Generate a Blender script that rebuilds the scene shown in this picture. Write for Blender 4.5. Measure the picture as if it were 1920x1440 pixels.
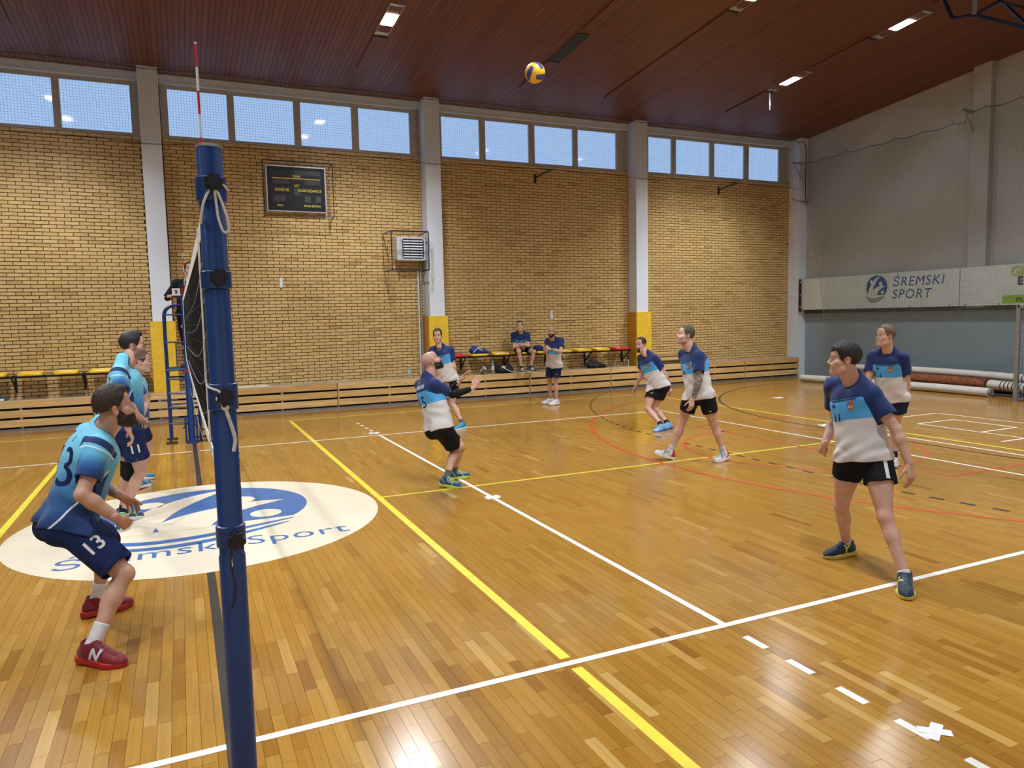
import bpy, bmesh, math, random
import numpy as np
from mathutils import Vector, Matrix
from mathutils.bvhtree import BVHTree

for o in list(bpy.data.objects): bpy.data.objects.remove(o, do_unlink=True)
scene = bpy.context.scene
COL = scene.collection
rnd = random.Random(7)
PI = math.pi

# ------------------------------------------------------------------ camera
cam_d = bpy.data.cameras.new('camera'); cam = bpy.data.objects.new('camera', cam_d); COL.objects.link(cam)
CAMP = (-0.1197, -3.5557, 2.0055)
cam.location = CAMP; cam.rotation_euler = (1.48029, 0.0214, -0.42746)
cam_d.sensor_width = 36; cam_d.lens = 1365.4/1920*36; cam_d.clip_start = .05; cam_d.clip_end = 200
scene.camera = cam
# ------------------------------------------------------------------ world, exposure, lamps
world = bpy.data.worlds.new('world'); scene.world = world; world.use_nodes = True
world.node_tree.nodes['Background'].inputs[0].default_value = (.55, .68, .95, 1)
world.node_tree.nodes['Background'].inputs[1].default_value = .6
scene.view_settings.view_transform = 'Standard'; scene.view_settings.look = 'None'
scene.view_settings.gamma = 1; scene.view_settings.use_curve_mapping = False
scene.view_settings.exposure = 0.0
LAMP_W = 405; PANE = .86            # lamp power per fixture, strength of the daylight behind the panes
LIT = [(-8.9, 10.05), (-2.65, 10.05), (3.72, 10.05), (13.54, 10.08), (13.61, 7.15), (3.72, 7.15), (-2.65, 7.15), (9.8, 7.15),
       (-8.9, 1.9), (-2.65, 1.9), (3.72, 1.9), (9.8, 1.9), (13.54, 1.9), (-2.65, -1.1), (3.72, -1.1), (9.8, -1.1), (-8.9, -1.1)]

# ------------------------------------------------------------------ materials
def nd(nt, t, **kw):
    n = nt.nodes.new(t)
    for k, v in kw.items():
        if k.startswith('i_'):
            n.inputs[k[2:].replace('_', ' ')].default_value = v
        else: setattr(n, k, v)
    return n
MATS = {}
def mat(name, col=(.8, .8, .8), rough=.5, metal=0, spec=.5, var=0, noise=None, bump=0, emit=0, coat=0, sheen=0):
    """plain procedural material: base colour with noise mottling (noise=(scale vec, amount)), optional bump"""
    if name in MATS: return MATS[name]
    m = bpy.data.materials.new(name); m.use_nodes = True; nt = m.node_tree; b = nt.nodes['Principled BSDF']
    b.inputs['Base Color'].default_value = (*col, 1); b.inputs['Roughness'].default_value = rough
    b.inputs['Metallic'].default_value = metal; b.inputs['Specular IOR Level'].default_value = spec
    if coat: b.inputs['Coat Weight'].default_value = coat
    if sheen: b.inputs['Sheen Weight'].default_value = sheen
    if emit:
        b.inputs['Emission Color'].default_value = (*col, 1); b.inputs['Emission Strength'].default_value = emit
    sc, am = noise or ((9, 9, 9), .10)
    g = nd(nt, 'ShaderNodeTexCoord'); mp = nd(nt, 'ShaderNodeMapping'); mp.inputs['Scale'].default_value = sc
    nt.links.new(g.outputs['Object'], mp.inputs[0])
    nz = nd(nt, 'ShaderNodeTexNoise'); nz.inputs['Scale'].default_value = 1; nz.inputs['Detail'].default_value = 4
    nt.links.new(mp.outputs[0], nz.inputs['Vector'])
    hs = nd(nt, 'ShaderNodeHueSaturation'); hs.inputs['Color'].default_value = (*col, 1)
    mr = nd(nt, 'ShaderNodeMapRange'); mr.inputs[3].default_value = 1-am; mr.inputs[4].default_value = 1+am
    mr.inputs[1].default_value = .3; mr.inputs[2].default_value = .7
    nt.links.new(nz.outputs[0], mr.inputs[0]); nt.links.new(mr.outputs[0], hs.inputs['Value'])
    nt.links.new(hs.outputs[0], b.inputs['Base Color'])
    if bump:
        bp = nd(nt, 'ShaderNodeBump'); bp.inputs['Strength'].default_value = bump; bp.inputs['Distance'].default_value = .01
        nt.links.new(nz.outputs[0], bp.inputs['Height']); nt.links.new(bp.outputs[0], b.inputs['Normal'])
    MATS[name] = m
    return m
def ramp(nt, stops, interp='LINEAR'):
    r = nd(nt, 'ShaderNodeValToRGB'); e = r.color_ramp.elements; r.color_ramp.interpolation = interp
    while len(e) > 1: e.remove(e[-1])
    e[0].position = stops[0][0]; e[0].color = (*stops[0][1], 1)
    for p, c in stops[1:]:
        x = e.new(p); x.color = (*c, 1)
    return r
def tone_mat(name, stops, rough, src='attr', grain=(1, 1, 1), gam=.12, spec=.5, bump=0, wear=0, coat=0):
    """per-piece tone (face attribute 'tone' or Object random) through a ramp, streaked with stretched noise in world space"""
    m = bpy.data.materials.new(name); m.use_nodes = True; nt = m.node_tree; b = nt.nodes['Principled BSDF']
    b.inputs['Roughness'].default_value = rough; b.inputs['Specular IOR Level'].default_value = spec
    if coat:
        b.inputs['Coat Weight'].default_value = coat; b.inputs['Coat Roughness'].default_value = rough*.7
    if src == 'attr':
        a = nd(nt, 'ShaderNodeAttribute', attribute_name='tone'); fac = a.outputs['Fac']
    else:
        a = nd(nt, 'ShaderNodeObjectInfo'); fac = a.outputs['Random']
    r = ramp(nt, stops); nt.links.new(fac, r.inputs[0])
    g = nd(nt, 'ShaderNodeNewGeometry'); mp = nd(nt, 'ShaderNodeMapping'); mp.inputs['Scale'].default_value = grain
    nt.links.new(g.outputs['Position'], mp.inputs[0])
    nz = nd(nt, 'ShaderNodeTexNoise'); nz.inputs['Scale'].default_value = 1; nz.inputs['Detail'].default_value = 5
    # the piece's own tone also shifts its grain
    ad = nd(nt, 'ShaderNodeVectorMath', operation='ADD'); cm = nd(nt, 'ShaderNodeCombineXYZ')
    ml = nd(nt, 'ShaderNodeMath', operation='MULTIPLY'); ml.inputs[1].default_value = 77
    nt.links.new(fac, ml.inputs[0]); nt.links.new(ml.outputs[0], cm.inputs[2])
    nt.links.new(mp.outputs[0], ad.inputs[0]); nt.links.new(cm.outputs[0], ad.inputs[1]); nt.links.new(ad.outputs[0], nz.inputs['Vector'])
    mr = nd(nt, 'ShaderNodeMapRange'); mr.inputs[1].default_value = .3; mr.inputs[2].default_value = .7
    mr.inputs[3].default_value = 1-gam; mr.inputs[4].default_value = 1+gam
    hs = nd(nt, 'ShaderNodeHueSaturation')
    nt.links.new(nz.outputs[0], mr.inputs[0]); nt.links.new(mr.outputs[0], hs.inputs['Value']); nt.links.new(r.outputs[0], hs.inputs['Color'])
    nt.links.new(hs.outputs[0], b.inputs['Base Color'])
    if bump:
        bp = nd(nt, 'ShaderNodeBump'); bp.inputs['Strength'].default_value = bump; bp.inputs['Distance'].default_value = .002
        nt.links.new(nz.outputs[0], bp.inputs['Height']); nt.links.new(bp.outputs[0], b.inputs['Normal'])
    if wear:
        n2 = nd(nt, 'ShaderNodeTexNoise'); n2.inputs['Scale'].default_value = .9; n2.inputs['Detail'].default_value = 4
        nt.links.new(g.outputs['Position'], n2.inputs['Vector'])
        m2 = nd(nt, 'ShaderNodeMapRange'); m2.inputs[1].default_value = .3; m2.inputs[2].default_value = .7
        m2.inputs[3].default_value = rough-wear; m2.inputs[4].default_value = rough+wear
        nt.links.new(n2.outputs[0], m2.inputs[0]); nt.links.new(m2.outputs[0], b.inputs['Roughness'])
    return m

# ------------------------------------------------------------------ mesh helpers
class MB:
    """collects simple solids; build() links them as one mesh object"""
    def __init__(s): s.v = []; s.f = []; s.t = []
    def add(s, v, f, tone=0.5):
        n = len(s.v); s.v += [tuple(map(float, q)) for q in v]; s.f += [tuple(i+n for i in q) for q in f]; s.t += [tone]*len(f)
    def box(s, lo, hi, tone=.5, bottom=True):
        x0, y0, z0 = lo; x1, y1, z1 = hi
        v = [(x0, y0, z0), (x1, y0, z0), (x1, y1, z0), (x0, y1, z0), (x0, y0, z1), (x1, y0, z1), (x1, y1, z1), (x0, y1, z1)]
        f = [(4, 5, 6, 7), (0, 1, 5, 4), (1, 2, 6, 5), (2, 3, 7, 6), (3, 0, 4, 7)]
        if bottom: f.append((3, 2, 1, 0))
        s.add(v, f, tone); return s
    def rbox(s, lo, hi, r=.01, tone=.5, axis=2):
        """box with the four edges along an axis rounded"""
        lo = list(lo); hi = list(hi); a, b = [i for i in range(3) if i != axis]
        pts = []
        for cx, cy, a0 in ((hi[a]-r, hi[b]-r, 0), (lo[a]+r, hi[b]-r, 1), (lo[a]+r, lo[b]+r, 2), (hi[a]-r, lo[b]+r, 3)):
            for k in range(4):
                t = (a0+k/3)*PI/2; pts.append((cx+r*math.cos(t), cy+r*math.sin(t)))
        n = len(pts); v = []
        for z in (lo[axis], hi[axis]):
            for p in pts:
                q = [0, 0, 0]; q[a] = p[0]; q[b] = p[1]; q[axis] = z; v.append(q)
        f = [tuple(range(n, 2*n)), tuple(range(n-1, -1, -1))] + [(i, (i+1) % n, n+(i+1) % n, n+i) for i in range(n)]
        s.add(v, f, tone); return s
    def tube(s, pts, r, n=8, tone=.5, caps=True, r2=None, squash=None):
        """swept round bar along a polyline"""
        P = [np.array(p, float) for p in pts]; m = len(P); v = []; f = []
        up = None
        for i in range(m):
            d = P[min(i+1, m-1)]-P[max(i-1, 0)]; d = d/(np.linalg.norm(d)+1e-12)
            if up is None:
                up = np.array([0, 0, 1.]) if abs(d[2]) < .9 else np.array([1., 0, 0])
            a = np.cross(d, up); a /= np.linalg.norm(a)+1e-12; up = np.cross(a, d); b = up
            rr = r if r2 is None else r+(r2-r)*i/(m-1)
            for k in range(n):
                t = 2*PI*k/n; v.append(P[i]+rr*(math.cos(t)*a+math.sin(t)*b*(squash or 1)))
        for i in range(m-1):
            for k in range(n):
                f.append((i*n+k, i*n+(k+1) % n, (i+1)*n+(k+1) % n, (i+1)*n+k))
        if caps: f += [tuple(range(n-1, -1, -1)), tuple((m-1)*n+k for k in range(n))]
        s.add(v, f, tone); return s
    def lathe(s, prof, c=(0, 0, 0), n=24, axis=2, tone=.5):
        """profile [(radius, height)] turned about an axis through c"""
        v = []; f = []
        for r, h in prof:
            for k in range(n):
                t = 2*PI*k/n; q = [0, 0, 0]; a, b = [(1, 2), (2, 0), (0, 1)][axis]
                q[a] = r*math.cos(t); q[b] = r*math.sin(t); q[axis] = h
                v.append([q[i]+c[i] for i in range(3)])
        for i in range(len(prof)-1):
            for k in range(n): f.append((i*n+k, i*n+(k+1) % n, (i+1)*n+(k+1) % n, (i+1)*n+k))
        f += [tuple(range(n-1, -1, -1)), tuple((len(prof)-1)*n+k for k in range(n))]
        s.add(v, f, tone); return s
    def prism(s, poly, M, depth, tone=.5):
        """2D polygon extruded by depth in the frame M (columns: x, y, normal, origin)"""
        M = np.array(M, float); n = len(poly); v = []
        for z in (0, depth):
            for p in poly: v.append(M[:, 0]*p[0]+M[:, 1]*p[1]+M[:, 2]*z+M[:, 3])
        f = [tuple(range(n, 2*n)), tuple(range(n-1, -1, -1))]+[(i, (i+1) % n, n+(i+1) % n, n+i) for i in range(n)]
        s.add(v, f, tone); return s
    def ball(s, c, r, n=16, m=10, tone=.5):
        prof = [(max(1e-4, math.sin(PI*i/m))*1, -math.cos(PI*i/m)) for i in range(m+1)]
        rr = r if hasattr(r, '__len__') else (r, r, r)
        v = []; f = []
        for q, h in prof:
            for k in range(n):
                t = 2*PI*k/n; v.append((c[0]+rr[0]*q*math.cos(t), c[1]+rr[1]*q*math.sin(t), c[2]+rr[2]*h))
        for i in range(m):
            for k in range(n): f.append((i*n+k, i*n+(k+1) % n, (i+1)*n+(k+1) % n, (i+1)*n+k))
        s.add(v, f, tone); return s
    def mesh(s, name, smooth=False):
        me = bpy.data.meshes.new(name); me.from_pydata(s.v, [], s.f)
        a = me.attributes.new('tone', 'FLOAT', 'FACE'); a.data.foreach_set('value', s.t)
        if smooth:
            me.polygons.foreach_set('use_smooth', [True]*len(s.f)); me.set_sharp_from_angle(angle=math.radians(38))
        me.update(); return me
    def build(s, name, m, parent=None, smooth=False, loc=None):
        """link as one object; with a parent, vertices are given in world space and moved into the parent's frame"""
        if loc is None: loc = worldloc(parent)
        s.v = [(x-loc[0], y-loc[1], z-loc[2]) for x, y, z in s.v]
        return link(name, s.mesh(name, smooth), m, parent)
def worldloc(o):
    l = Vector((0, 0, 0))
    while o: l += o.location; o = o.parent
    return tuple(l)
def link(name, me, m, parent=None):
    o = bpy.data.objects.new(name, me); COL.objects.link(o)
    if m is not None and len(me.materials) == 0: me.materials.append(m)
    if parent: o.parent = parent
    return o
def tag(o, label=None, cat=None, group=None, kind=None):
    if label: o['label'] = label
    if cat: o['category'] = cat
    if group: o['group'] = group
    if kind: o['kind'] = kind
    return o
def thing(name, label, cat, loc, group=None):
    o = bpy.data.objects.new(name, None); o.empty_display_size = .1; COL.objects.link(o); o.location = loc
    return tag(o, label, cat, group)
def copy_tree(o, parent=None):
    c = o.copy(); COL.objects.link(c)
    if parent: c.parent = parent
    for ch in [x for x in o.children]: copy_tree(ch, c)
    return c
def poly_obj(name, poly, z, m, parent, th=.0004):
    """thin painted patch lying on the floor, from a 2D outline"""
    mb = MB(); mb.prism(poly, [[1, 0, 0, 0], [0, 1, 0, 0], [0, 0, 1, z]], th); return mb.build(name, m, parent)
def text_mesh(body, size=1, align='CENTER', shear=0, bold=0, space=1, sub=0):
    """2D text as mesh arrays (verts Nx2, faces), centred on its baseline"""
    cu = bpy.data.curves.new('t', 'FONT'); cu.body = body; cu.size = size; cu.align_x = align; cu.shear = shear; cu.offset = bold
    cu.space_character = space; cu.resolution_u = 3
    o = bpy.data.objects.new('t', cu); COL.objects.link(o)
    dg = bpy.context.evaluated_depsgraph_get(); me = bpy.data.meshes.new_from_object(o.evaluated_get(dg))
    bpy.data.objects.remove(o); bm = bmesh.new(); bm.from_mesh(me)
    bmesh.ops.remove_doubles(bm, verts=bm.verts, dist=size*1e-4)
    bmesh.ops.triangulate(bm, faces=bm.faces)
    if sub:
        for _ in range(5):
            es = [e for e in bm.edges if e.calc_length() > sub]
            if not es: break
            bmesh.ops.subdivide_edges(bm, edges=es, cuts=1); bmesh.ops.triangulate(bm, faces=bm.faces)
    v = np.array([x.co[:2] for x in bm.verts]); bm.verts.index_update(); f = [tuple(x.index for x in q.verts) for q in bm.faces]
    bm.free(); bpy.data.meshes.remove(me); return v, f
def text_on(name, body, size, origin, right, up, m, parent=None, off=.001, **kw):
    """flat lettering standing on a flat surface (right, up: world unit vectors)"""
    v, f = text_mesh(body, size, **kw); R = np.array(right, float); U = np.array(up, float); N = np.cross(R, U)
    mb = MB(); mb.add([np.array(origin)+R*p[0]+U*p[1]+N*off for p in v], f); return mb.build(name, m, parent)
# ------------------------------------------------------------------ palette
M_white = mat('white_paint', (.67, .73, .81), .6, var=1, noise=((1.3, 1.3, .6), .05))
M_wallp = mat('grey_wall_paint', (.42, .42, .40), .7, noise=((.8, .8, .5), .06))
M_wall_low = mat('blue_grey_wall_paint', (.26, .34, .39), .6, noise=((.8, .8, .5), .06))
M_mortar = mat('dark_mortar', (.062, .036, .017), .9, noise=((30, 30, 30), .2))
M_yellow = mat('yellow_vinyl', (.76, .50, .030), .45)
M_black = mat('black_metal', (.012, .012, .014), .45)
M_blackp = mat('black_plastic', (.012, .012, .014), .4)
M_steel = mat('grey_steel', (.35, .36, .37), .4, metal=.7)
M_blue = mat('blue_enamel', (.006, .040, .165), .33, spec=.5, noise=((3, 3, 3), .06))
M_rope = mat('white_rope', (.70, .68, .64), .8, noise=((60, 60, 60), .15))
M_tape = mat('white_canvas', (.78, .76, .72), .7)
M_cream = mat('cream_floor_paint', (.80, .72, .55), .28, noise=((2, 2, 2), .04))
M_logo = mat('blue_floor_paint', (.045, .15, .40), .28, noise=((5, 5, 5), .08))
M_lwhite = mat('white_line_paint', (.83, .80, .73), .35)
M_lyellow = mat('yellow_line_paint', (.80, .68, .05), .35)
M_lred = mat('red_line_paint', (.50, .08, .02), .35)
M_lblack = mat('black_line_paint', (.035, .028, .02), .35)
M_alu = mat('brushed_aluminium', (.62, .64, .66), .3, metal=1)
M_frame = mat('greige_window_frame', (.40, .36, .31), .6)
M_net = mat('grey_net_cord', (.36, .38, .37), .8)
M_netg = mat('green_grey_net_cord', (.20, .27, .26), .8)
M_red = mat('red_plastic', (.62, .02, .02), .35)

oak = [(0, (.27, .118, .015)), (.15, (.335, .158, .021)), (.4, (.378, .188, .028)), (.6, (.392, .200, .031)), (.85, (.42, .222, .040)), (.96, (.49, .285, .072)), (1, (.54, .33, .095))]
M_oak = tone_mat('oak_parquet', oak, .17, 'attr', (55, 2.2, 1), .10, bump=.05, wear=.04)
M_oak1 = tone_mat('oak_parquet_piece', oak, .17, 'obj', (55, 2.2, 1), .10, bump=.05, wear=.04)
brickc = [(0, (.46, .29, .10)), (.15, (.56, .37, .140)), (.7, (.605, .41, .162)), (1, (.63, .435, .185))]
M_brick = tone_mat('yellow_clinker', brickc, .42, 'attr', (9, 9, 14), .10)
M_brick1 = tone_mat('yellow_clinker_piece', brickc, .42, 'obj', (9, 9, 14), .10)
ceilc = [(0, (.115, .034, .0115)), (.5, (.132, .041, .0115)), (1, (.15, .048, .0135))]
M_ceil = tone_mat('stained_ceiling_board', ceilc, .5, 'obj', (14, 1.2, 1), .16)
M_pine = tone_mat('pine_board', [(0, (.55, .34, .12)), (.5, (.63, .41, .16)), (1, (.69, .47, .20))], .42, 'obj', (1.6, 8, 16), .22)

XR, YB, YF, XL = 17.6, 13.75, -4.75, -17.6
def ceil_z(y): return 7.2+.088*(13.75-y) if y > 4.5 else 7.2+.088*(y+4.75)

# ------------------------------------------------------------------ floor: base slab, oak strips, painted lines
floor = tag(MB().box((XL, YF, -.2), (XR, YB+.25, -.006)).build('floor', mat('dark_floor_joint', (.20, .09, .022), .5)), kind='structure')
PW = .066
cam_R = cam.matrix_basis.to_3x3() if False else cam.rotation_euler.to_matrix()
def project(p):
    d = cam_R.transposed() @ (Vector(p)-Vector(CAMP))
    if d.z > -.05: return None
    return 960+1365.4*d.x/-d.z, 720-1365.4*d.y/-d.z, -d.z
strips = []
x = -7.0; ix = 0
while x < XR-.01:
    y = YF-rnd.random()*.45
    x1 = min(x+PW, XR)
    while y < 13.3:
        L = rnd.choice((.38, .45, .45, .50))
        strips.append((x, max(y, YF), x1, min(y+L, 13.35), L)); y += L
    x = x1; ix += 1
cand = []
for i, q in enumerate(strips):
    p = project(((q[0]+q[2])/2, (q[1]+q[3])/2, 0))
    if p and -20 < p[0] < 1940 and p[1] < 1470: cand.append((p[2], i))
cand.sort(); near = set(i for _, i in cand[:300])
pm = {}
mbp = MB()
G = .0008
for i, (x0, y0, x1, y1, L) in enumerate(strips):
    tn = min(1, max(0, rnd.gauss(.5, .165)))
    dz = rnd.uniform(0, .0005)
    if i in near:
        k = L
        if k not in pm:
            pm[k] = MB().box((G, G, -.012), (PW-G, L-G, 0)).mesh('plank'); pm[k].materials.append(M_oak1)
        o = link('plank', pm[k], None, floor); o.location = (x0, y0, -dz)
    else:
        mbp.box((x0+G, y0+G, -.012), (x1-G, y1-G, -dz), tn, bottom=False)
tag(mbp.build('parquet', M_oak, floor), kind='stuff')
Z0 = .0004
def fline(x0, y0, x1, y1, m, w=.05, z=Z0):
    d = np.array([x1-x0, y1-y0]); d /= np.linalg.norm(d); n = np.array([-d[1], d[0]])*w/2
    a = np.array([x0, y0]); b = np.array([x1, y1])
    return poly_obj('court_line', [a-n, b-n, b+n, a+n], z, m, floor)
def farc(c, r, a0, a1, m, w=.05, z=Z0, n=48):
    t = [math.radians(a0+(a1-a0)*i/n) for i in range(n+1)]
    mb = MB()
    v = [(c[0]+(r+w/2)*math.cos(q), c[1]+(r+w/2)*math.sin(q), z+.0004) for q in t]+[(c[0]+(r-w/2)*math.cos(q), c[1]+(r-w/2)*math.sin(q), z+.0004) for q in t]
    mb.add(v, [(i, i+1, n+2+i, n+1+i) for i in range(n)])
    return mb.build('court_line', m, floor)
# volleyball (white)
fline(-9, .025, -.03, .025, M_lwhite, z=.0012); fline(.03, .025, 9, .025, M_lwhite, z=.0012)
fline(-9, 8.975, -.06, 8.975, M_lwhite, z=.0010); fline(.06, 8.975, 8.95, 8.975, M_lwhite, z=.0010)
fline(8.975, .05, 8.975, 9, M_lwhite, z=.0010); fline(-8.975, .05, -8.975, 9, M_lwhite)
for s in (1, -1):
    fline(s*2.975, .05, s*2.975, 8.95, M_lwhite, z=.0010)
    for k in range(5):
        fline(s*2.975, -.16-.352*k, s*2.975, -.34-.352*k, M_lwhite)
        fline(s*2.975, 9.16+.352*k, s*2.975, 9.32+.352*k, M_lwhite)
# centre line (black), badminton/tennis frame (yellow)
fline(0, -1.6, 0, 2.75, M_lblack, .062); fline(0, 6.22, 0, 10.2, M_lblack, .062)
for s in (1, -1):
    fline(s*1.84, -4.7, s*1.84, -.04, M_lyellow, .068); fline(s*1.84, .09, s*1.84, 11.9, M_lyellow, .068)
    fline(s*1.87, 4.5, s*10.55, 4.5, M_lyellow, .045); fline(s*1.84, 11.88, s*10.56, 11.88, M_lyellow, .05)
    fline(s*10.54, -2.9, s*10.54, 11.9, M_lyellow, .05)
# basketball (red)
farc((12.53, 4.5), 6.8, 100, 263, M_lred, .06, z=.0007); farc((8.24, 4.5), 1.68, 88, 272, M_lred, .055, z=.0007)
fline(8.22, 2.1, 8.22, 6.9, M_lred, .05, z=.0007); fline(8.25, 2.1, 14, 2.1, M_lred, .05, z=.0007); fline(8.25, 6.9, 14, 6.9, M_lred, .05, z=.0007)
farc((8.24, 4.5), 1.68, -88, 88, M_lred, .045, z=.0007)
# handball (black): 6 m line, dashed 9 m line
farc((16, 6), 6.1, 95, 180, M_lblack, .05, z=.0009); fline(9.9, 3, 9.9, 6, M_lblack, .05, z=.0009); farc((16, 3), 6.1, 180, 265, M_lblack, .05, z=.0009)
for k in range(10): fline(6.97, 3.05+.302*k, 6.97, 3.20+.302*k, M_lblack, .05, z=.0009)
for k in range(26):
    a = 178.6-k*1.92; farc((16, 6), 9.03, a, a-.95, M_lblack, .05, z=.0009, n=2)
    a = 181.4+k*1.92; farc((16, 3), 9.03, a, a+.95, M_lblack, .05, z=.0009, n=2)
# small white creases in front of the goal
fline(11.0, 5.75, 13.1, 5.75, M_lwhite, .04); fline(13.1, 5.77, 13.1, 3.25, M_lwhite, .04); fline(11.0, 3.25, 13.1, 3.25, M_lwhite, .04)
fline(11.6, 5.05, 12.55, 5.05, M_lwhite, .04); fline(12.55, 5.07, 12.55, 3.95, M_lwhite, .04); fline(11.6, 5.05, 11.6, 3.3, M_lwhite, .04); fline(11.6, 3.95, 12.55, 3.95, M_lwhite, .04)
fline(10.2, -2.4, 10.2, 4.6, M_lwhite, .045, z=.0011)
def xmark(x, y, s, label, lift=.0016):
    mb = MB()
    for q, (a, l) in enumerate(((.5, 1), (-.75, .9))):
        d = np.array([math.cos(a), math.sin(a)]); n = np.array([-d[1], d[0]])*s*.33; d = d*s*l
        mb.prism([-d-n, d-n, d+n, -d+n], [[1, 0, 0, x], [0, 1, 0, y], [0, 0, 1, lift+.0008*q]], .0006)
    o = mb.build('tape_cross', mat('white_tape', (.85, .86, .88), .5)); return tag(o, label, 'tape')
xmark(3.045, -1.365, .082, 'white tape cross stuck on the last dash at the lower right floor')
xmark(2.98, 3.88, .10, 'small white tape cross on the white attack line by the shaved head player')
xmark(2.95, 9.26, .11, 'small white tape cross at the far end of the attack line by the ledge')
xmark(12.6, 9.36, .14, 'white tape cross lying alone inside the black arc near the corner')
xmark(10.17, 5.77, .14, 'white tape cross on the floor left of the dark haired player in front')
# ---- round emblem in the centre circle
LOGO_DISC = None
def logo(parent, fr, sc, z1, z2, mblue, mpale, wave=True):
    """swimmers-in-a-disc emblem; fr maps unit coordinates (disc radius 1) to world, normal last"""
    fr = np.array(fr, float)
    def put(poly, h, m, nm):
        mb = MB(); F = fr.copy(); F[:, 3] = F[:, 3]+F[:, 2]*h; F[:, 0] *= sc; F[:, 1] *= sc
        mb.prism(poly, F, .0005); return mb.build(nm, m, parent)
    a0 = math.asin(-.62)
    disc = [(math.cos(t), math.sin(t)) for t in np.linspace(a0, PI-a0, 60)]
    put(disc, z1, mblue, 'emblem_disc')
    sm = lambda *C: [tuple(q) for c in C for q in catmull(c, 5, closed=False)[:-1]]
    put(sm([(.32, .94), (-.02, .80), (-.32, .56), (-.57, .22), (-.76, -.2), (-.84, -.64)], [(-.84, -.64), (-.47, -.66)], [(-.47, -.66), (-.40, -.3), (-.22, .2), (.06, .64), (.32, .94)]), z2, mpale, 'emblem_figure')
    put(sm([(.79, .10), (.42, .16), (.05, .03), (-.22, -.12), (-.46, -.36)], [(-.46, -.36), (-.40, -.67)], [(-.40, -.67), (.02, -.67)], [(.02, -.67), (.14, -.38), (.40, -.12), (.79, .10)]), z2+.0006, mpale, 'emblem_figure')
    for cx, cy, rx in ((-.52, .50, .14), (.36, .30, .15), (.55, -.40, .15)):
        put([(cx+rx*math.cos(t), cy+rx*math.sin(t)) for t in np.linspace(0, 2*PI, 25)[:-1]], z2, mpale, 'emblem_head')
    for pts, w in (([(-1.0, -.66), (-.8, -.84), (-.5, -.97), (-.1, -.97), (.3, -.86), (.78, -.70)], .055), ([(-.86, -.98), (-.65, -1.11), (-.35, -1.17), (0, -1.13), (.35, -1.0), (.72, -.82)], .05)):
        c = np.array(catmull(pts, 6, closed=False)); n = len(c)
        ws = w*np.sin(np.linspace(.12, PI-.05, n))**.6
        d = np.gradient(c, axis=0); nn = np.stack([-d[:, 1], d[:, 0]], 1); nn /= np.linalg.norm(nn, axis=1)[:, None]
        put([tuple(q) for q in np.vstack([c-nn*ws[:, None], (c+nn*ws[:, None])[::-1]])], z1, mblue, 'emblem_wave')
def catmull(P, n=6, closed=True):
    P = [np.array(p, float) for p in P]; N = len(P); out = []
    for i in range(N if closed else N-1):
        p0, p1, p2, p3 = (P[(i-1) % N], P[i], P[(i+1) % N], P[(i+2) % N]) if closed else (P[max(i-1, 0)], P[i], P[i+1], P[min(i+2, N-1)])
        for k in range(n):
            t = k/n; out.append(.5*(2*p1+(p2-p0)*t+(2*p0-5*p1+4*p2-p3)*t*t+(3*p1-p0-3*p2+p3)*t**3))
    if not closed: out.append(P[-1])
    return out
poly_obj('emblem_circle', [(.01+1.755*math.cos(t), 4.47+1.755*math.sin(t)) for t in np.linspace(0, 2*PI, 97)[:-1]], .0009, M_cream, floor)
logo(floor, [[1, 0, 0, 0.02], [0, 1, 0, 4.86], [0, 0, 1, 0]], 1.06, .0016, .0022, M_logo, M_cream)
text_on('emblem_lettering', 'Śremski Sport', .40, (.02, 3.345, 0), (1, 0, 0), (0, 1, 0), M_logo, floor, off=.0021, space=1.06)

# ------------------------------------------------------------------ back wall: mortar, bricks, pillars, windows
wb = tag(MB().box((XL, YB+.012, 0), (XR, YB+.3, 5.93)).box((XL, YB+.012, 7.03), (XR, YB+.3, 7.4)).build('wall_back', M_mortar), kind='structure')
PIL = [-12.43, -6.43, -.43, 5.60, 11.55]
BW, BH, BJ = .2644, .0743, .0135
bays = [(-6.2, -.64), (-.22, 5.40), (5.80, 11.34), (11.75, 17.28)]
mbb = MB(); bl = []
for a, b in bays:
    row = 0; z = .58
    while z < 5.92:
        off = (row % 2)*BW*.5+rnd.uniform(-.012, .012); x = a-off
        while x < b:
            x0, x1 = max(x, a), min(x+BW-BJ, b)
            if x1-x0 > .03: bl.append((x0, x1, z, min(z+BH-BJ, 5.925)))
            x += BW
        z += BH; row += 1
cand = []
for i, (x0, x1, z0, z1) in enumerate(bl):
    p = project(((x0+x1)/2, YB, (z0+z1)/2))
    if p and 8 < p[0] < 1900 and x1-x0 > .25 and not 610 < p[1]: cand.append((p[2], i))
cand.sort(); nearb = set(i for _, i in cand[:300])
bm_ = MB().box((0, 0, 0), (BW-BJ, .024, BH-BJ)).mesh('brick'); bm_.materials.append(M_brick1)
for i, (x0, x1, z0, z1) in enumerate(bl):
    dy = rnd.uniform(-.0015, .0015)
    if i in nearb:
        o = link('brick', bm_, None, wb); o.location = (x0, YB-.009+dy, z0)
    else: mbb.box((x0, YB-.009+dy, z0), (x1, YB+.015, z1), min(1, max(0, rnd.gauss(.5, .27))))
tag(mbb.build('brickwork', M_brick, wb), kind='stuff')
n = 1
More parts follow.
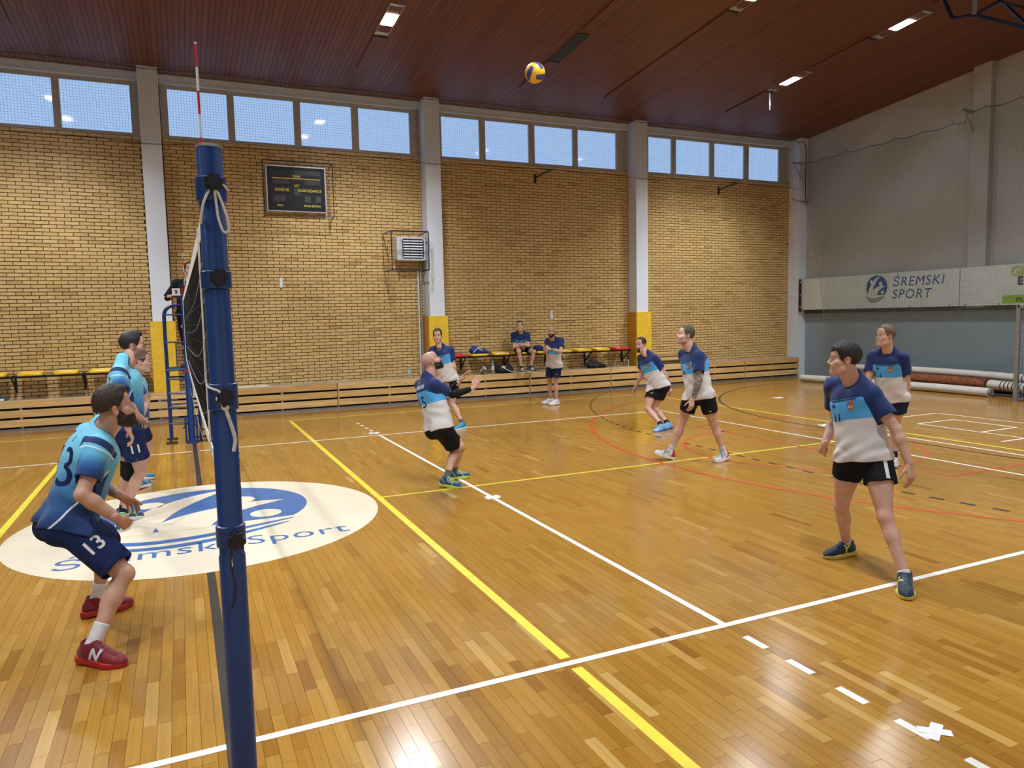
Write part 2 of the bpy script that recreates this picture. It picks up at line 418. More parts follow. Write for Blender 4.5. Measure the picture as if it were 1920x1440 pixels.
for i, x in enumerate(PIL+[17.45]):
    x0, x1 = (x-.19, x+.19) if i < 5 else (17.27, 17.62)
    c = tag(MB().rbox((x0, 13.35, 0), (x1, YB+.1, 7.24), .006).build('trim_%d' % n, M_white), kind='structure'); n += 1
    if i < 5:
        for q in (-.07, .05): MB().tube([(x+q, 13.36, 7.23), (x+q, 13.33, 7.30), (x+q+.01, 13.30, 7.27)], .008, 6).build('hook', M_white, c)
lint = tag(MB().box((XL, YB-.05, 7.05), (XR, YB+.2, 7.23)).box((XL, YB-.07, 7.03), (XR, YB, 7.06)).build('trim_7', M_white), kind='structure')
sill = tag(MB().box((XL, YB-.02, 5.925), (XR, YB+.2, 5.955)).build('trim_8', M_frame), kind='structure')
# windows: backlit frosted panes
mp = bpy.data.materials.new('frosted_daylight_pane'); mp.use_nodes = True; nt = mp.node_tree; b = nt.nodes['Principled BSDF']
b.inputs['Base Color'].default_value = (.08, .11, .16, 1); b.inputs['Roughness'].default_value = .05
b.inputs['Emission Color'].default_value = (.40, .62, 1.0, 1); b.inputs['Emission Strength'].default_value = PANE
wi = 1
for xs in ([-6.0, -4.95, -4.85, -3.55, -3.45, -2.14, -2.05, -.76], [-.1, 1.11, 1.21, 2.50, 2.61, 3.80, 3.92, 5.19], [5.95, 6.99, 7.11, 8.36, 8.49, 9.66, 9.77, 11.01], [12.02, 12.85, 12.96, 14.21, 14.33, 15.49, 15.63, 16.85]):
    pr = [(xs[i], xs[i+1]) for i in range(0, 8, 2)]
    lo, hi = xs[0]-.12, xs[-1]+.14
    mb = MB(); mb.box((lo, YB, 6.945), (hi, YB+.10, 7.04)); mb.box((lo, YB, 5.95), (hi, YB+.10, 5.985))
    ed = [(lo, xs[0])]+[(pr[i][1], pr[i+1][0]) for i in range(3)]+[(xs[-1], hi)]
    for a, c in ed: mb.box((a, YB, 5.985), (c, YB+.10, 6.945))
    mb.box((lo-.3, YB+.06, 5.95), (lo, YB+.12, 7.04)); mb.box((hi, YB+.06, 5.95), (hi+.3, YB+.12, 7.04))
    w = tag(mb.build('window_%d' % wi, M_frame), kind='structure'); wi += 1
    for k, (a, c) in enumerate(pr):
        tl = rnd.uniform(-.006, .006); x0, x1, z0, z1 = a-.005, c+.005, 5.98, 6.95; y = YB+.05
        m2 = MB(); m2.add([(x0, y, z0), (x1, y+tl, z0), (x1, y+tl*1.5, z1), (x0, y+tl*.6, z1), (x0, y+.012, z0), (x1, y+.012, z0), (x1, y+.012, z1), (x0, y+.012, z1)],
                          [(0, 1, 2, 3), (7, 6, 5, 4), (0, 4, 5, 1), (1, 5, 6, 2), (2, 6, 7, 3), (3, 7, 4, 0)])
        m2.build('pane', mp, w)
        for s in (a, c-.02): MB().box((s, YB-.006, 5.985), (s+.02, YB+.05, 6.945)).build('casement', M_frame, w)

# ------------------------------------------------------------------ other walls
wr = tag(MB().box((XR, YF, 2.0), (XR+.3, YB+.3, 8.2)).build('wall_right', M_wallp), kind='structure')
tag(MB().box((XR-.004, YF, 0), (XR+.3, YB+.3, 1.97)).build('baseboard_right', M_wall_low), kind='structure')
tag(MB().rbox((17.42, 7.72, 2.02), (XR+.1, 8.15, 7.9), .006).build('trim_9', M_wallp), kind='structure')
tag(MB().box((17.52, 2.0, 1.95), (XR+.1, 13.3, 2.06)).build('trim_11', mat('dark_green_strip', (.075, .09, .075), .7)), kind='structure')  # dark grey-green strip along the right wall below the banners' lower edge
tag(MB().rbox((17.42, 1.0, 2.02), (XR+.1, 1.4, 7.9), .006).build('trim_10', M_wallp), kind='structure')
tag(MB().box((XL-.3, YF, 0), (XL, YB+.3, 8.2)).build('wall_left', M_white), kind='structure')
tag(MB().box((XL, YF-.3, 0), (XR, YF, 8.2)).build('wall_front', M_white), kind='structure')

# ------------------------------------------------------------------ ceiling boards on a shallow gable
rz = ceil_z(4.5)
mb = MB(); mb.add([(XL, 13.9, ceil_z(13.9)+.05), (XR+.2, 13.9, ceil_z(13.9)+.05), (XR+.2, 4.5, rz+.05), (XL, 4.5, rz+.05), (XL, YF, 7.25), (XR+.2, YF, 7.25),
                   (XL, 13.9, 8.4), (XR+.2, 13.9, 8.4), (XR+.2, YF, 8.4), (XL, YF, 8.4)],
                  [(0, 1, 2, 3), (3, 2, 5, 4), (6, 9, 8, 7), (0, 6, 7, 1), (5, 8, 9, 4)])
ce = tag(mb.build('ceiling', mat('dark_ceiling_void', (.055, .018, .008), .6)), kind='structure')
slots = [(3.59, 3.86), (7.36, 7.62), (9.66, 9.93), (13.41, 13.67)]
x = -5.0; bmh = {}
def bmesh_for(w):
    if w not in bmh:
        m2 = MB(); g = .0026
        def zz(y): return ceil_z(y)
        ya, yb = 4.5, 13.78
        m2.add([(g, ya, zz(ya)), (w-g, ya, zz(ya)), (w-g, yb, zz(yb)), (g, yb, zz(yb)), (g, ya, zz(ya)+.04), (w-g, ya, zz(ya)+.04), (w-g, yb, zz(yb)+.04), (g, yb, zz(yb)+.04)],
               [(3, 2, 1, 0), (0, 1, 5, 4), (1, 2, 6, 5), (2, 3, 7, 6), (3, 0, 4, 7)])
        bmh[w] = m2.mesh('board'); bmh[w].materials.append(M_ceil)
    return bmh[w]
while x < XR:
    w = min(.096, XR-x)
    o = link('board', bmesh_for(round(w, 3)), None, ce); o.location = (x, 0, rnd.uniform(0, .004)); x += w
M_slot = tone_mat('slot_cover_board', [(0, (.12, .035, .012)), (1, (.14, .043, .014))], .5, 'obj', (14, 1.2, 1), .16)
def slab(x0, x1, y0, y1, dz, th):
    m2 = MB(); m2.add([(x0, y0, ceil_z(y0)-dz), (x1, y0, ceil_z(y0)-dz), (x1, y1, ceil_z(y1)-dz), (x0, y1, ceil_z(y1)-dz)]+[(x0, y0, ceil_z(y0)-dz+th), (x1, y0, ceil_z(y0)-dz+th), (x1, y1, ceil_z(y1)-dz+th), (x0, y1, ceil_z(y1)-dz+th)],
                      [(3, 2, 1, 0), (0, 1, 5, 4), (1, 2, 6, 5), (2, 3, 7, 6), (3, 0, 4, 7), (4, 5, 6, 7)]); return m2
lit_here = lambda x, y: any(abs(lx-x) < .2 and abs(ly-y) < .7 for lx, ly in LIT) or (abs(x-7.49) < .2 and abs(y-10.1) < .8)
for s0, s1 in [(-2.8, -2.53)]+slots:
    for k in range(5):
        y1 = 12.2-1.47*k; y0 = y1-1.45; c = ((s0+s1)/2, (y0+y1)/2)
        if lit_here(*c): continue
        slab(s0, s1, y0, y1, .022, .03).build('slot_cover', M_slot, ce)
        slab(s1-.004, s1+.018, y0+.01, y1, .024, .03).build('slot_gap', M_lblack, ce)
        slab(s0-.02, s1, y0-.03, y0-.008, .024, .03).build('slot_gap', M_lblack, ce)
# ------------------------------------------------------------------ recessed lamps
mlamp = bpy.data.materials.new('lamp_glow'); mlamp.use_nodes = True; nt = mlamp.node_tree; b = nt.nodes['Principled BSDF']
b.inputs['Base Color'].default_value = (.9, .9, .9, 1); b.inputs['Emission Color'].default_value = (1, .97, .92, 1); b.inputs['Emission Strength'].default_value = 22
M_refl = mat('lamp_reflector', (.55, .62, .66), .25, metal=.85)
def place_lamp(o, x, y, label):
    o.location = (x, y, ceil_z(y)); s = -.088 if y > 4.5 else .088
    o.rotation_euler = (math.atan(s), 0, 0)
    o['label'] = label
lamp0 = thing('ceiling_lamp', 'x', 'lamp', (0, 0, 0), 'recessed ceiling lamps')
w, l = .135, .60
MB().box((-w, -l, -.012), (-w+.012, l, .05)).box((w-.012, -l, -.012), (w, l, .05)).box((-w, -l, -.012), (w, -l+.012, .05)).box((-w, l-.012, -.012), (w, l, .05)).build('housing', M_alu, lamp0)
for s in (-1, 1):
    m2 = MB(); y0, y1 = (s*l*.97, s*l*.36)
    m2.add([(-w+.01, y0, -.004), (w-.01, y0, -.004), (w-.01, y1, .028), (-w+.01, y1, .028), (-w+.01, y0, .01), (w-.01, y0, .01), (w-.01, y1, .042), (-w+.01, y1, .042)],
           [(3, 2, 1, 0), (4, 5, 6, 7), (0, 1, 5, 4), (1, 2, 6, 5), (2, 3, 7, 6), (3, 0, 4, 7)]); m2.build('reflector', M_refl, lamp0)
MB().rbox((-w+.02, -l*.36, -.006), (w-.02, l*.36, .03), .02).build('bulb', mlamp, lamp0)
places = {(3.72, 10.05): 'bright ceiling lamp above the second window bay, left of the flying ball', (13.54, 10.08): 'bright ceiling lamp with a short rod hanging under it, near the right corner',
          (13.61, 7.15): 'bright ceiling lamp nearest the right wall, at the upper right edge'}
lamp_objs = [lamp0]+[copy_tree(lamp0) for _ in LIT[1:]]
for o, (x, y) in zip(lamp_objs, LIT):
    vis = (x, y) in places
    place_lamp(o, x, y, places.get((x, y), 'ceiling lamp lit above the part of the hall outside the picture'))
    ld = bpy.data.lights.new('lamp_light', 'AREA'); ld.shape = 'RECTANGLE'; ld.size = .22; ld.size_y = .5; ld.energy = LAMP_W; ld.color = (.95, .985, 1.04)
    # trough reflector: wide beam along the trough (y), sides cut it off across (x), like a photometric profile
    ld.use_nodes = True; nt = ld.node_tree; em = nt.nodes['Emission']; g = nd(nt, 'ShaderNodeNewGeometry'); sp = nd(nt, 'ShaderNodeSeparateXYZ'); nt.links.new(g.outputs['Incoming'], sp.inputs[0])
    pr = nd(nt, 'ShaderNodeMath', operation='MULTIPLY'); az = nd(nt, 'ShaderNodeMath', operation='ABSOLUTE'); nt.links.new(sp.outputs[2], az.inputs[0])
    for ax_ in (0, 1):
        ab = nd(nt, 'ShaderNodeMath', operation='ABSOLUTE'); dv = nd(nt, 'ShaderNodeMath', operation='DIVIDE'); sc_ = nd(nt, 'ShaderNodeMath', operation='DIVIDE'); sc_.inputs[1].default_value = 2.5
        nt.links.new(sp.outputs[ax_], ab.inputs[0]); nt.links.new(ab.outputs[0], dv.inputs[0]); nt.links.new(az.outputs[0], dv.inputs[1]); nt.links.new(dv.outputs[0], sc_.inputs[0])
        st = [(0, 1), (.14, .95), (.28, .45), (.44, .14), (1, .10)] if ax_ == 0 else [(0, .52), (.26, .60), (.40, 1), (.50, .85), (.62, .42), (.76, .14), (1, .05)]
        rp_ = ramp(nt, [(p_, (v_,)*3) for p_, v_ in st], 'EASE'); nt.links.new(sc_.outputs[0], rp_.inputs[0]); nt.links.new(rp_.outputs[0], pr.inputs[ax_])
    nt.links.new(pr.outputs[0], em.inputs['Strength'])
    lo = bpy.data.objects.new('lamp_light', ld); COL.objects.link(lo); lo.parent = o; lo.location = (0, 0, -.02)
hl = thing('ceiling_lamp', 'dark unlit ceiling lamp slot beside the flying ball', 'lamp', (7.49, 10.1, ceil_z(10.1)), 'recessed ceiling lamps')
hl.rotation_euler = (math.atan(-.088), 0, 0); 
MB().box((-.13, -.66, -.012), (.13, .66, .01)).build('cover', mat('dark_slot', (.012, .016, .014), .5), hl, loc=(0, 0, 0))
MB().box((-.15, .67, -.012), (.15, .70, .01)).box((.13, -.66, -.014), (.142, .66, .01)).build('housing', M_black, hl, loc=(0, 0, 0))
rod = thing('hanging_rod', 'short pale rod hanging under the ceiling lamp near the corner', 'rod', (13.56, 10.74, 7.47))
MB().tube([(13.56, 10.74, 7.47), (13.565, 10.74, 7.16)], .012, 8).build('rod', M_white, rod)
MB().lathe([(.012, 7.10), (.022, 7.11), (.022, 7.15), (.012, 7.16)], (13.565, 10.74, 0), 10).tube([(13.565, 10.74, 7.10), (13.57, 10.74, 7.02)], .007, 6).build('ferrule', M_alu, rod)
# folded basketball frame under the ceiling, upper right corner
hp = thing('basketball_frame', 'dark blue folded basketball frame under the ceiling in the upper right corner', 'sports frame', (12.6, 4.6, 6.8))
bars = []
zb = 6.80
P = [(12.06, 4.6, zb), (13.6, 4.6, zb-.02), (13.6, 4.6, zb+.9), (12.06, 4.6, zb+.9)]
MB().tube([P[0], P[3]], .035, 8).build('upright', M_steel, hp)
M_dkb = mat('dark_blue_frame', (.004, .012, .05), .5)
MB().tube([P[0], P[1]], .035, 8).build('rail', M_dkb, hp); MB().tube([P[3], P[2]], .035, 8).build('rail', M_dkb, hp)
for a, c in (((12.06, 4.6, zb), (12.7, 4.6, zb+.32)), ((12.7, 4.6, zb+.32), (13.6, 4.6, zb+.3)), ((12.7, 4.6, zb+.32), (12.4, 4.6, zb+.9))):
    MB().tube([a, c], .022, 8).build('brace', M_dkb, hp)
MB().tube([P[0], (12.1, 5.0, zb+.1), (12.1, 5.4, zb+1.0)], .03, 8).build('arm', M_dkb, hp); MB().tube([P[1], (13.6, 5.4, zb+1.0)], .03, 8).build('arm', M_dkb, hp)
MB().rbox((12.5, 4.55, zb+.45), (14.3, 4.6, zb+1.0), .02, axis=1).build('backboard', mat('dark_blue_board', (.01, .02, .08), .5), hp)

# ------------------------------------------------------------------ wooden ledge along the back wall
lg = thing('timber_ledge', 'long low timber fronted ledge of three board rows along the brick wall', 'ledge', (5, 13.5, 0))
MB().box((-6.6, 13.33, .5), (17.27, 13.74, .595)).box((-6.6, 13.42, 0), (17.27, 13.5, .5)).build('core', mat('dark_void', (.05, .035, .022), .9), lg)
MB().box((-6.6, 13.31, .585), (17.27, 13.74, .605)).build('ledge_top', mat('grey_ledge_top', (.34, .29, .22), .6), lg)
X = [-6.7, -4.25, -1.8, .65, 3.1, 5.55, 8.0, 10.45, 12.9, 15.1, 17.27]
for k in range(10):
    for z0, z1 in ((.46, .605), (.275, .415), (.09, .23)):
        if k == 9 and z0 > .4: z1 -= 0
        m2 = MB().rbox((X[k]+.012, 13.25, z0), (X[k+1]-.012, 13.29, z1), .006, axis=0); m2.build('board', M_pine, lg)
    for xx in (X[k]+.02, (X[k]+X[k+1])/2):
        MB().box((xx-.02, 13.29, 0), (xx+.02, 13.34, .58)).build('post', M_steel, lg)
        for z in (.437, .252): MB().box((xx-.022, 13.262, z-.014), (xx+.022, 13.29, z+.014)).build('bracket', M_alu, lg)
MB().box((-6.6, 13.30, 0), (17.27, 13.33, .05)).build('kick_rail', M_steel, lg)
# pads on the pillars
def pad(x, label):
    t = thing('pillar_pad', label, 'pad', (x, 13.3, .6))
    MB().rbox((x-.245, 13.27, .61), (x+.245, 13.345, 2.09), .02).build('front_panel', M_yellow, t)
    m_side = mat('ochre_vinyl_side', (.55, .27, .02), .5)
    for s in (-1, 1):
        a = x+s*.197; MB().rbox((min(a, a+s*.045), 13.345, .61), (max(a, a+s*.045), 13.72, 2.09), .012).build('side_panel', m_side, t)
pad(PIL[2], 'yellow pad wrapped round the pillar behind the blue umpire stand')
pad(PIL[3], 'yellow pad on the pillar behind the dark haired walking player')
pad(PIL[4], 'yellow pad on the pillar behind the bent running player')

# ------------------------------------------------------------------ folding seats on the wall
M_seaty = mat('yellow_seat_plastic', (.83, .53, .02), .28, spec=.6)
rail_spans = [(-6.0, -.75, 'black steel rail carrying the seats left of the umpire stand'), (5.85, 11.3, 'black steel rail carrying the seats between the two right pillars')]
for a, c, lb in rail_spans:
    t = thing('seat_rail', lb, 'rail', ((a+c)/2, 13.7, 1.05))
    MB().box((a, 13.55, 1.035), (c, 13.59, 1.07)).build('rail', M_black, t)
    x = a+.45
    while x < c:
        MB().box((x-.02, 13.3, 1.05), (x+.02, 13.73, 1.08)).box((x-.02, 13.70, .72), (x+.02, 13.74, 1.06)).tube([(x, 13.34, 1.05), (x, 13.72, .76)], .018, 6).build('bracket', M_black, t); x += 1.2
def seat_mesh():
    mb = MB(); w, d = .215, .20
    prof = []
    pts = []
    for cx, cy, a0 in ((w-.05, d-.05, 0), (-w+.05, d-.05, 1), (-w+.05, -d+.05, 2), (w-.05, -d+.05, 3)):
        for k in range(5):
            q = (a0+k/4)*PI/2; pts.append((cx+.05*math.cos(q), cy+.05*math.sin(q)))
    n = len(pts); v = []; f = []
    for sc, z in ((.97, -.045), (1, -.03), (1, -.008), (.96, .006), (.86, -.002), (.5, -.012), (.02, -.014)):
        for p in pts: v.append((p[0]*sc, p[1]*sc, z+(.02 if p[1] > .12 and sc > .9 and z > 0 else 0)))
    for i in range(6):
        for k in range(n): f.append((i*n+k, i*n+(k+1) % n, (i+1)*n+(k+1) % n, (i+1)*n+k))
    f += [tuple(range(n-1, -1, -1)), tuple(6*n+k for k in range(n))]
    mb.add(v, f); return mb
def seat(x, red, label):
    t = thing('bucket_chair', label, 'seat', (x, 13.44, 1.125), 'plastic seats on the brick wall')
    o = link('seat_shell', seat_mesh().mesh('seat_shell', True), M_red if red else M_seaty, t)
    MB().box((-.10, -.05, -.054), (.10, .15, -.04)).build('bracket', M_black, t, loc=(0, 0, 0))
for x, red, lb in ((-3.44, 0, 'yellow wall seat cut off by the left edge of the picture'), (-2.83, 0, 'second yellow wall seat from the left edge'), (-2.23, 0, 'third yellow wall seat from the left edge, above a black bracket'),
                   (-1.62, 0, 'yellow wall seat just left of the blocker in light blue'), (-1.0, 1, 'red wall seat left of the umpire stand, behind the blocker'),
                   (6.05, 1, 'red wall seat behind the dark haired walking player'), (6.65, 0, 'yellow wall seat under the folded blue jacket'), (7.24, 0, 'yellow wall seat with papers on it'),
                   (7.86, 0, 'yellow wall seat under the sitting player with crossed arms'), (8.45, 0, 'yellow wall seat with a dark blue cloth, right of the sitting player'), (9.05, 0, 'yellow wall seat just right of the standing shaved head man'), (9.64, 0, 'yellow wall seat second from the red one on the right'),
                   (10.22, 0, 'yellow wall seat next to the red one on the right'), (10.82, 1, 'red wall seat beside the right hand pillar')):
    seat(x, red, lb)

# ------------------------------------------------------------------ scoreboard in its cage
sb = thing('scoreboard', 'black electronic scoreboard with yellow lettering in a wire cage on the brick wall', 'scoreboard', (2.45, 13.6, 4.9))
MB().rbox((1.80, 13.60, 4.48), (3.10, 13.74, 5.49), .01, axis=1).build('frame', M_alu, sb)
MB().box((1.825, 13.592, 4.505), (3.075, 13.6, 5.465)).build('screen', mat('scoreboard_black', (.005, .006, .008), .3), sb)
M_sbg = mat('scoreboard_grey', (.045, .05, .05), .4); M_sbp = mat('scoreboard_plum', (.05, .038, .042), .4); M_ylw = mat('scoreboard_yellow', (.75, .62, .05), .5)
for x0, z0, x1, z1, m in ((2.42, 5.30, 2.98, 5.41, M_sbg), (1.95, 5.09, 2.29, 5.20, M_sbp), (2.63, 5.09, 2.97, 5.20, M_sbp), (2.39, 4.86, 2.52, 5.0, M_sbg), (1.95, 4.71, 2.20, 4.84, M_sbp), (2.62, 4.71, 2.75, 4.84, M_sbg), (2.86, 4.71, 2.98, 4.84, M_sbg)):
    MB().box((x0, 13.588, z0), (x1, 13.592, z1)).build('digit_field', m, sb)
MB().box((1.93, 13.586, 5.205), (2.98, 13.592, 5.222)).build('stripe', M_ylw, sb)
m2 = MB()
for z in (5.42, 5.30, 5.015, 4.85, 4.70): m2.box((1.93, 13.589, z-.002), (2.98, 13.592, z+.002))
for x in (1.93, 2.98): m2.box((x-.002, 13.589, 4.55), (x+.002, 13.592, 5.42))
m2.build('grid_line', M_sbg, sb)
for tx, x, z, s in (('GOŚCIE', 2.13, 4.93, .086), ('GOSPODARZE', 2.735, 4.93, .080), ('SET', 2.455, 5.03, .075), ('3:0', 2.455, 5.235, .08), ('WYNIK', 2.08, 4.60, .055), ('STAN SETÓW', 2.78, 4.60, .06)):
    if tx == 'WYNIK': tx = 'FAUL'
    if tx == '3:0': tx = 'TIME'
    text_on('lettering', tx, s, (x, 13.585, z), (1, 0, 0), (0, 0, 1), M_ylw, sb, bold=.001)
cg = MB(); y0 = 13.38
cg2 = [(1.72, 4.36), (3.22, 4.36), (3.22, 5.54), (1.72, 5.54)]
for i in range(4):
    a, c = cg2[i], cg2[(i+1) % 4]; cg.tube([(a[0], y0, a[1]), (c[0], y0, c[1])], .010, 6); cg.tube([(a[0], y0, a[1]), (a[0], 13.75, a[1])], .010, 6)
for k in range(1, 4):
    z = 4.36+1.18*k/4; cg.tube([(1.72, y0, z), (1.72, 13.75, z)], .004, 4); cg.tube([(3.22, y0, z), (3.22, 13.75, z)], .004, 4)
cg.build('cage', M_black, sb)
MB().tube([(2.45, 13.74, 5.62), (2.40, 13.4, 5.52)], .014, 6).build('lamp_arm', M_black, sb)
# heater in its cage
ht = thing('fan_heater', 'white fan heater with dark louvres inside a black cage beside the second pillar', 'heater', (5.0, 13.5, 3.7))
MB().rbox((4.66, 13.40, 3.42), (5.37, 13.70, 3.97), .03, axis=1).build('casing', mat('heater_grey', (.55, .58, .62), .45), ht)
MB().rbox((4.79, 13.39, 3.47), (5.31, 13.41, 3.93), .04, axis=1).build('grille', M_black, ht)
for k in range(7):
    z = 3.49+.063*k; m2 = MB(); m2.add([(4.81, 13.375, z), (5.29, 13.375, z), (5.29, 13.395, z+.035), (4.81, 13.395, z+.035), (4.81, 13.385, z-.004), (5.29, 13.385, z-.004), (5.29, 13.403, z+.031), (4.81, 13.403, z+.031)],
                                       [(0, 1, 2, 3), (7, 6, 5, 4), (0, 4, 5, 1), (1, 5, 6, 2), (2, 6, 7, 3), (3, 7, 4, 0)]); m2.build('louvre', M_white, ht)
cgm = MB(); a0, a1, c0, c1, y0 = 4.42, 5.31, 3.17, 4.06, 13.0
for (xa, za), (xb, zb_) in (((a0, c0), (a1, c0)), ((a1, c0), (a1, c1)), ((a1, c1), (a0, c1)), ((a0, c1), (a0, c0))):
    cgm.tube([(xa, y0, za), (xb, y0, zb_)], .014, 6); cgm.tube([(xa, 13.75, za), (xb, 13.75, zb_)], .012, 6); cgm.tube([(xa, y0, za), (xa, 13.75, za)], .012, 6)
cgm.build('cage_frame', M_black, ht)
wm = MB()
for k in range(1, 4):
    q = k/4; wm.tube([(a0+(a1-a0)*q, y0, c0), (a0+(a1-a0)*q, y0, c1)], .0025, 4, caps=False); wm.tube([(a0, y0, c0+(c1-c0)*q), (a1, y0, c0+(c1-c0)*q)], .0025, 4, caps=False)
    for xx in (a0, a1): wm.tube([(xx, y0+.75*q, c0), (xx, y0+.75*q, c1)], .0025, 4, caps=False); wm.tube([(xx, y0, c0+(c1-c0)*q), (xx, 13.75, c0+(c1-c0)*q)], .0025, 4, caps=False)
    wm.tube([(a0, y0+.75*q, c0), (a1, y0+.75*q, c0)], .0025, 4, caps=False); wm.tube([(a0, y0+.75*q, c1), (a1, y0+.75*q, c1)], .0025, 4, caps=False)
wm.build('cage_wire', M_black, ht)
pp = thing('heating_pipe', 'grey pipe running down beside the second pillar below the heater', 'pipe', (5.33, 13.66, .6))
MB().tube([(5.30, 13.66, 3.35), (5.30, 13.66, .6)], .030, 10).build('pipe', M_steel, pp)
MB().tube([(5.24, 13.68, 3.2), (5.24, 13.68, .6)], .016, 8).build('white_pipe', M_white, pp)
for z in (2.9, 1.9, 1.0): MB().rbox((5.22, 13.69, z), (5.36, 13.74, z+.03), .01).build('clip', M_steel, pp)
wf = thing('wire_hanger', 'white bent wire frame hooked on the second pillar beside the heater cage', 'bracket', (5.6, 13.35, 3.3))
MB().tube([(5.44, 13.345, 3.95), (5.46, 13.22, 3.85), (5.47, 13.2, 3.0), (5.44, 13.22, 3.0), (5.42, 13.345, 3.25)], .008, 6).build('wire', M_white, wf)
# switch plates, hooks
for x, z, lb in ((2.03, 2.91, 'small pale vent plate on the brick below the scoreboard'), (8.91, 2.07, 'small pale plate on the brick above the standing shaved head man')):
    t = thing('vent_plate', lb, 'plate', (x, 13.72, z)); MB().rbox((x-.035, 13.715, z-.11), (x+.035, 13.745, z+.11), .008, axis=1).build('plate', M_white, t)
    m2 = MB()
    for k in range(4): m2.box((x-.025, 13.71, z-.08+.045*k), (x+.025, 13.716, z-.055+.045*k))
    m2.build('slot', M_tape, t)
for x, z, lb in ((8.5, 5.6, 'black hook bar on the brick below the third window bay'), (14.5, 5.6, 'black hook bar on the brick below the fourth window bay')):
    t = thing('hook_bar', lb, 'hook', (x, 13.7, z))
    MB().rbox((x-.03, 13.72, z-.12), (x+.03, 13.75, z+.10), .01, axis=1).build('plate', M_black, t)
    MB().tube([(x, 13.72, z), (x+.1, 13.42, z+.09), (x+.2, 13.12, z+.12)], .02, 8).build('arm', M_black, t)

# ------------------------------------------------------------------ nets over windows and along the right wall
wn = thing('protective_net', 'grey protective cord net hanging over the high windows', 'net', (5, 13.3, 6.5))
m2 = MB(); r = .0022; yn = 13.315
def zlow(x):
    q = (x+.43) % 6.0; return 5.70+.05*math.sin(PI*q/6.0)+.012*math.sin(x*3.1)
x = -4.5
while x < 17.25:
    m2.tube([(x, yn, zlow(x)), (x, yn, 7.2)], r, 3, caps=False); x += .055
z = 5.78
while z < 7.2:
    m2.tube([(-4.5, yn, z), (17.25, yn, z)], r, 3, caps=False); z += .055
tag(m2.build('net_cord', M_net, wn), kind='stuff')
MB().tube([(x, yn-.005, zlow(x)) for x in np.arange(-4.5, 17.26, .25)], .007, 5).build('bottom_rope', M_blackp, wn)
MB().tube([(x, yn-.005, 7.17+.05*abs(math.sin((x+.43)*PI/3.0))) for x in np.arange(-4.5, 17.26, .25)], .006, 5).build('top_rope', M_blackp, wn)
bn0 = thing('advertising_banner', 'pale banner with blue emblem and lettering behind the net on the right wall', 'banner', (17.35, 10.7, 2.06))
M_ban = mat('banner_vinyl', (.56, .61, .58), .5, noise=((1, 1, 1), .04)); M_banb = mat('banner_blue', (.012, .07, .22), .5)
MB().rbox((17.33, 8.27, 2.06), (17.37, 13.25, 2.99), .004, axis=0).build('sheet', M_ban, bn0)
FR = [[0, 0, -1, 17.33], [-1, 0, 0, 10.60], [0, 1, 0, 2.62]]
logo(bn0, FR, .33, .001, .002, M_banb, M_ban)
text_on('lettering', 'ŚREMSKI', .345, (17.328, 10.13, 2.63), (0, -1, 0), (0, 0, 1), M_banb, bn0, align='LEFT', shear=.18, space=1.12)
text_on('lettering', 'SPORT', .345, (17.328, 10.13, 2.30), (0, -1, 0), (0, 0, 1), M_banb, bn0, align='LEFT', shear=.18, space=1.12)
bn1 = thing('advertising_banner', 'pale banner with green lettering at the right edge behind the net', 'banner', (17.35, 6, 2.06))
MB().rbox((17.33, 3.3, 2.06), (17.37, 8.25, 2.99), .004, axis=0).build('sheet', M_ban, bn1)
M_grn = mat('banner_green', (.25, .42, .04), .5); M_olv = mat('banner_olive', (.38, .42, .14), .5)
MB().box((17.324, 5.0, 2.10), (17.33, 7.22, 2.28)).build('green_strip', M_grn, bn1)
text_on('lettering', 'GR', .30, (17.328, 7.06, 2.72), (0, -1, 0), (0, 0, 1), M_olv, bn1, align='LEFT', bold=.016)
text_on('lettering', 'E', .24, (17.328, 6.90, 2.52), (0, -1, 0), (0, 0, 1), mat('banner_dark', (.05, .06, .06), .5), bn1, align='LEFT', bold=.016)
text_on('lettering', 'PR', .14, (17.323, 6.92, 2.13), (0, -1, 0), (0, 0, 1), mat('banner_dkgreen', (.08, .16, .02), .5), bn1, align='LEFT', bold=.006)
for b_, ys in ((bn0, (13.2, 12.2, 11.2, 9.6, 8.5)), (bn1, (8.1, 7.3, 6.4))):
    for yy in ys: MB().lathe([(.018, 17.318), (.022, 17.324), (.022, 17.331)], (0, yy, 2.09), 8, axis=0).build('eyelet', M_steel, b_)
bb = thing('banner_post', 'dark steel post clamp holding the left end of the banner', 'bracket', (17.3, 13.27, 2.5))
MB().box((17.27, 13.26, 2.0), (17.32, 13.31, 3.0)).build('post', M_black, bb); 
for z in (2.15, 2.5, 2.9): MB().box((17.25, 13.22, z-.03), (17.34, 13.26, z+.03)).build('clamp', M_steel, bb)
# right wall net, its left edge hangs in a bow
rn = thing('protective_net', 'pale green grey cord net hanging in front of the right wall', 'net', (17.2, 8, 3))
m2 = MB(); xn = 17.27
def ztop(y): return 6.42+(.20 if y < 8.2 else 0)+.05*(1-abs(math.sin((13.2-y)*PI/.78)))
def yedge(z):  # left edge of the net
    t = max(0, (6.4-z)/6.3); return 13.30-1.02*math.sin(min(1, t*1.15)*PI*.5)**1.3+.12*max(0, t-.75)
y = 1.0
while y < 13.3:
    zt = ztop(y)
    zz = np.linspace(.05, zt, 60); ok = [z for z in zz if yedge(z) >= y]
    if len(ok) > 1: m2.tube([(xn+.10*math.sin(PI*min(1, ok[0]/zt)), y, ok[0]), (xn, y, ok[-1])], .0024, 3, caps=False)
    y += .05
z = .1
while z < 6.45:
    m2.tube([(xn, 1.0, z), (xn, yedge(z), z)], .0024, 3, caps=False); z += .05
tag(m2.build('net_cord', M_netg, rn), kind='stuff')
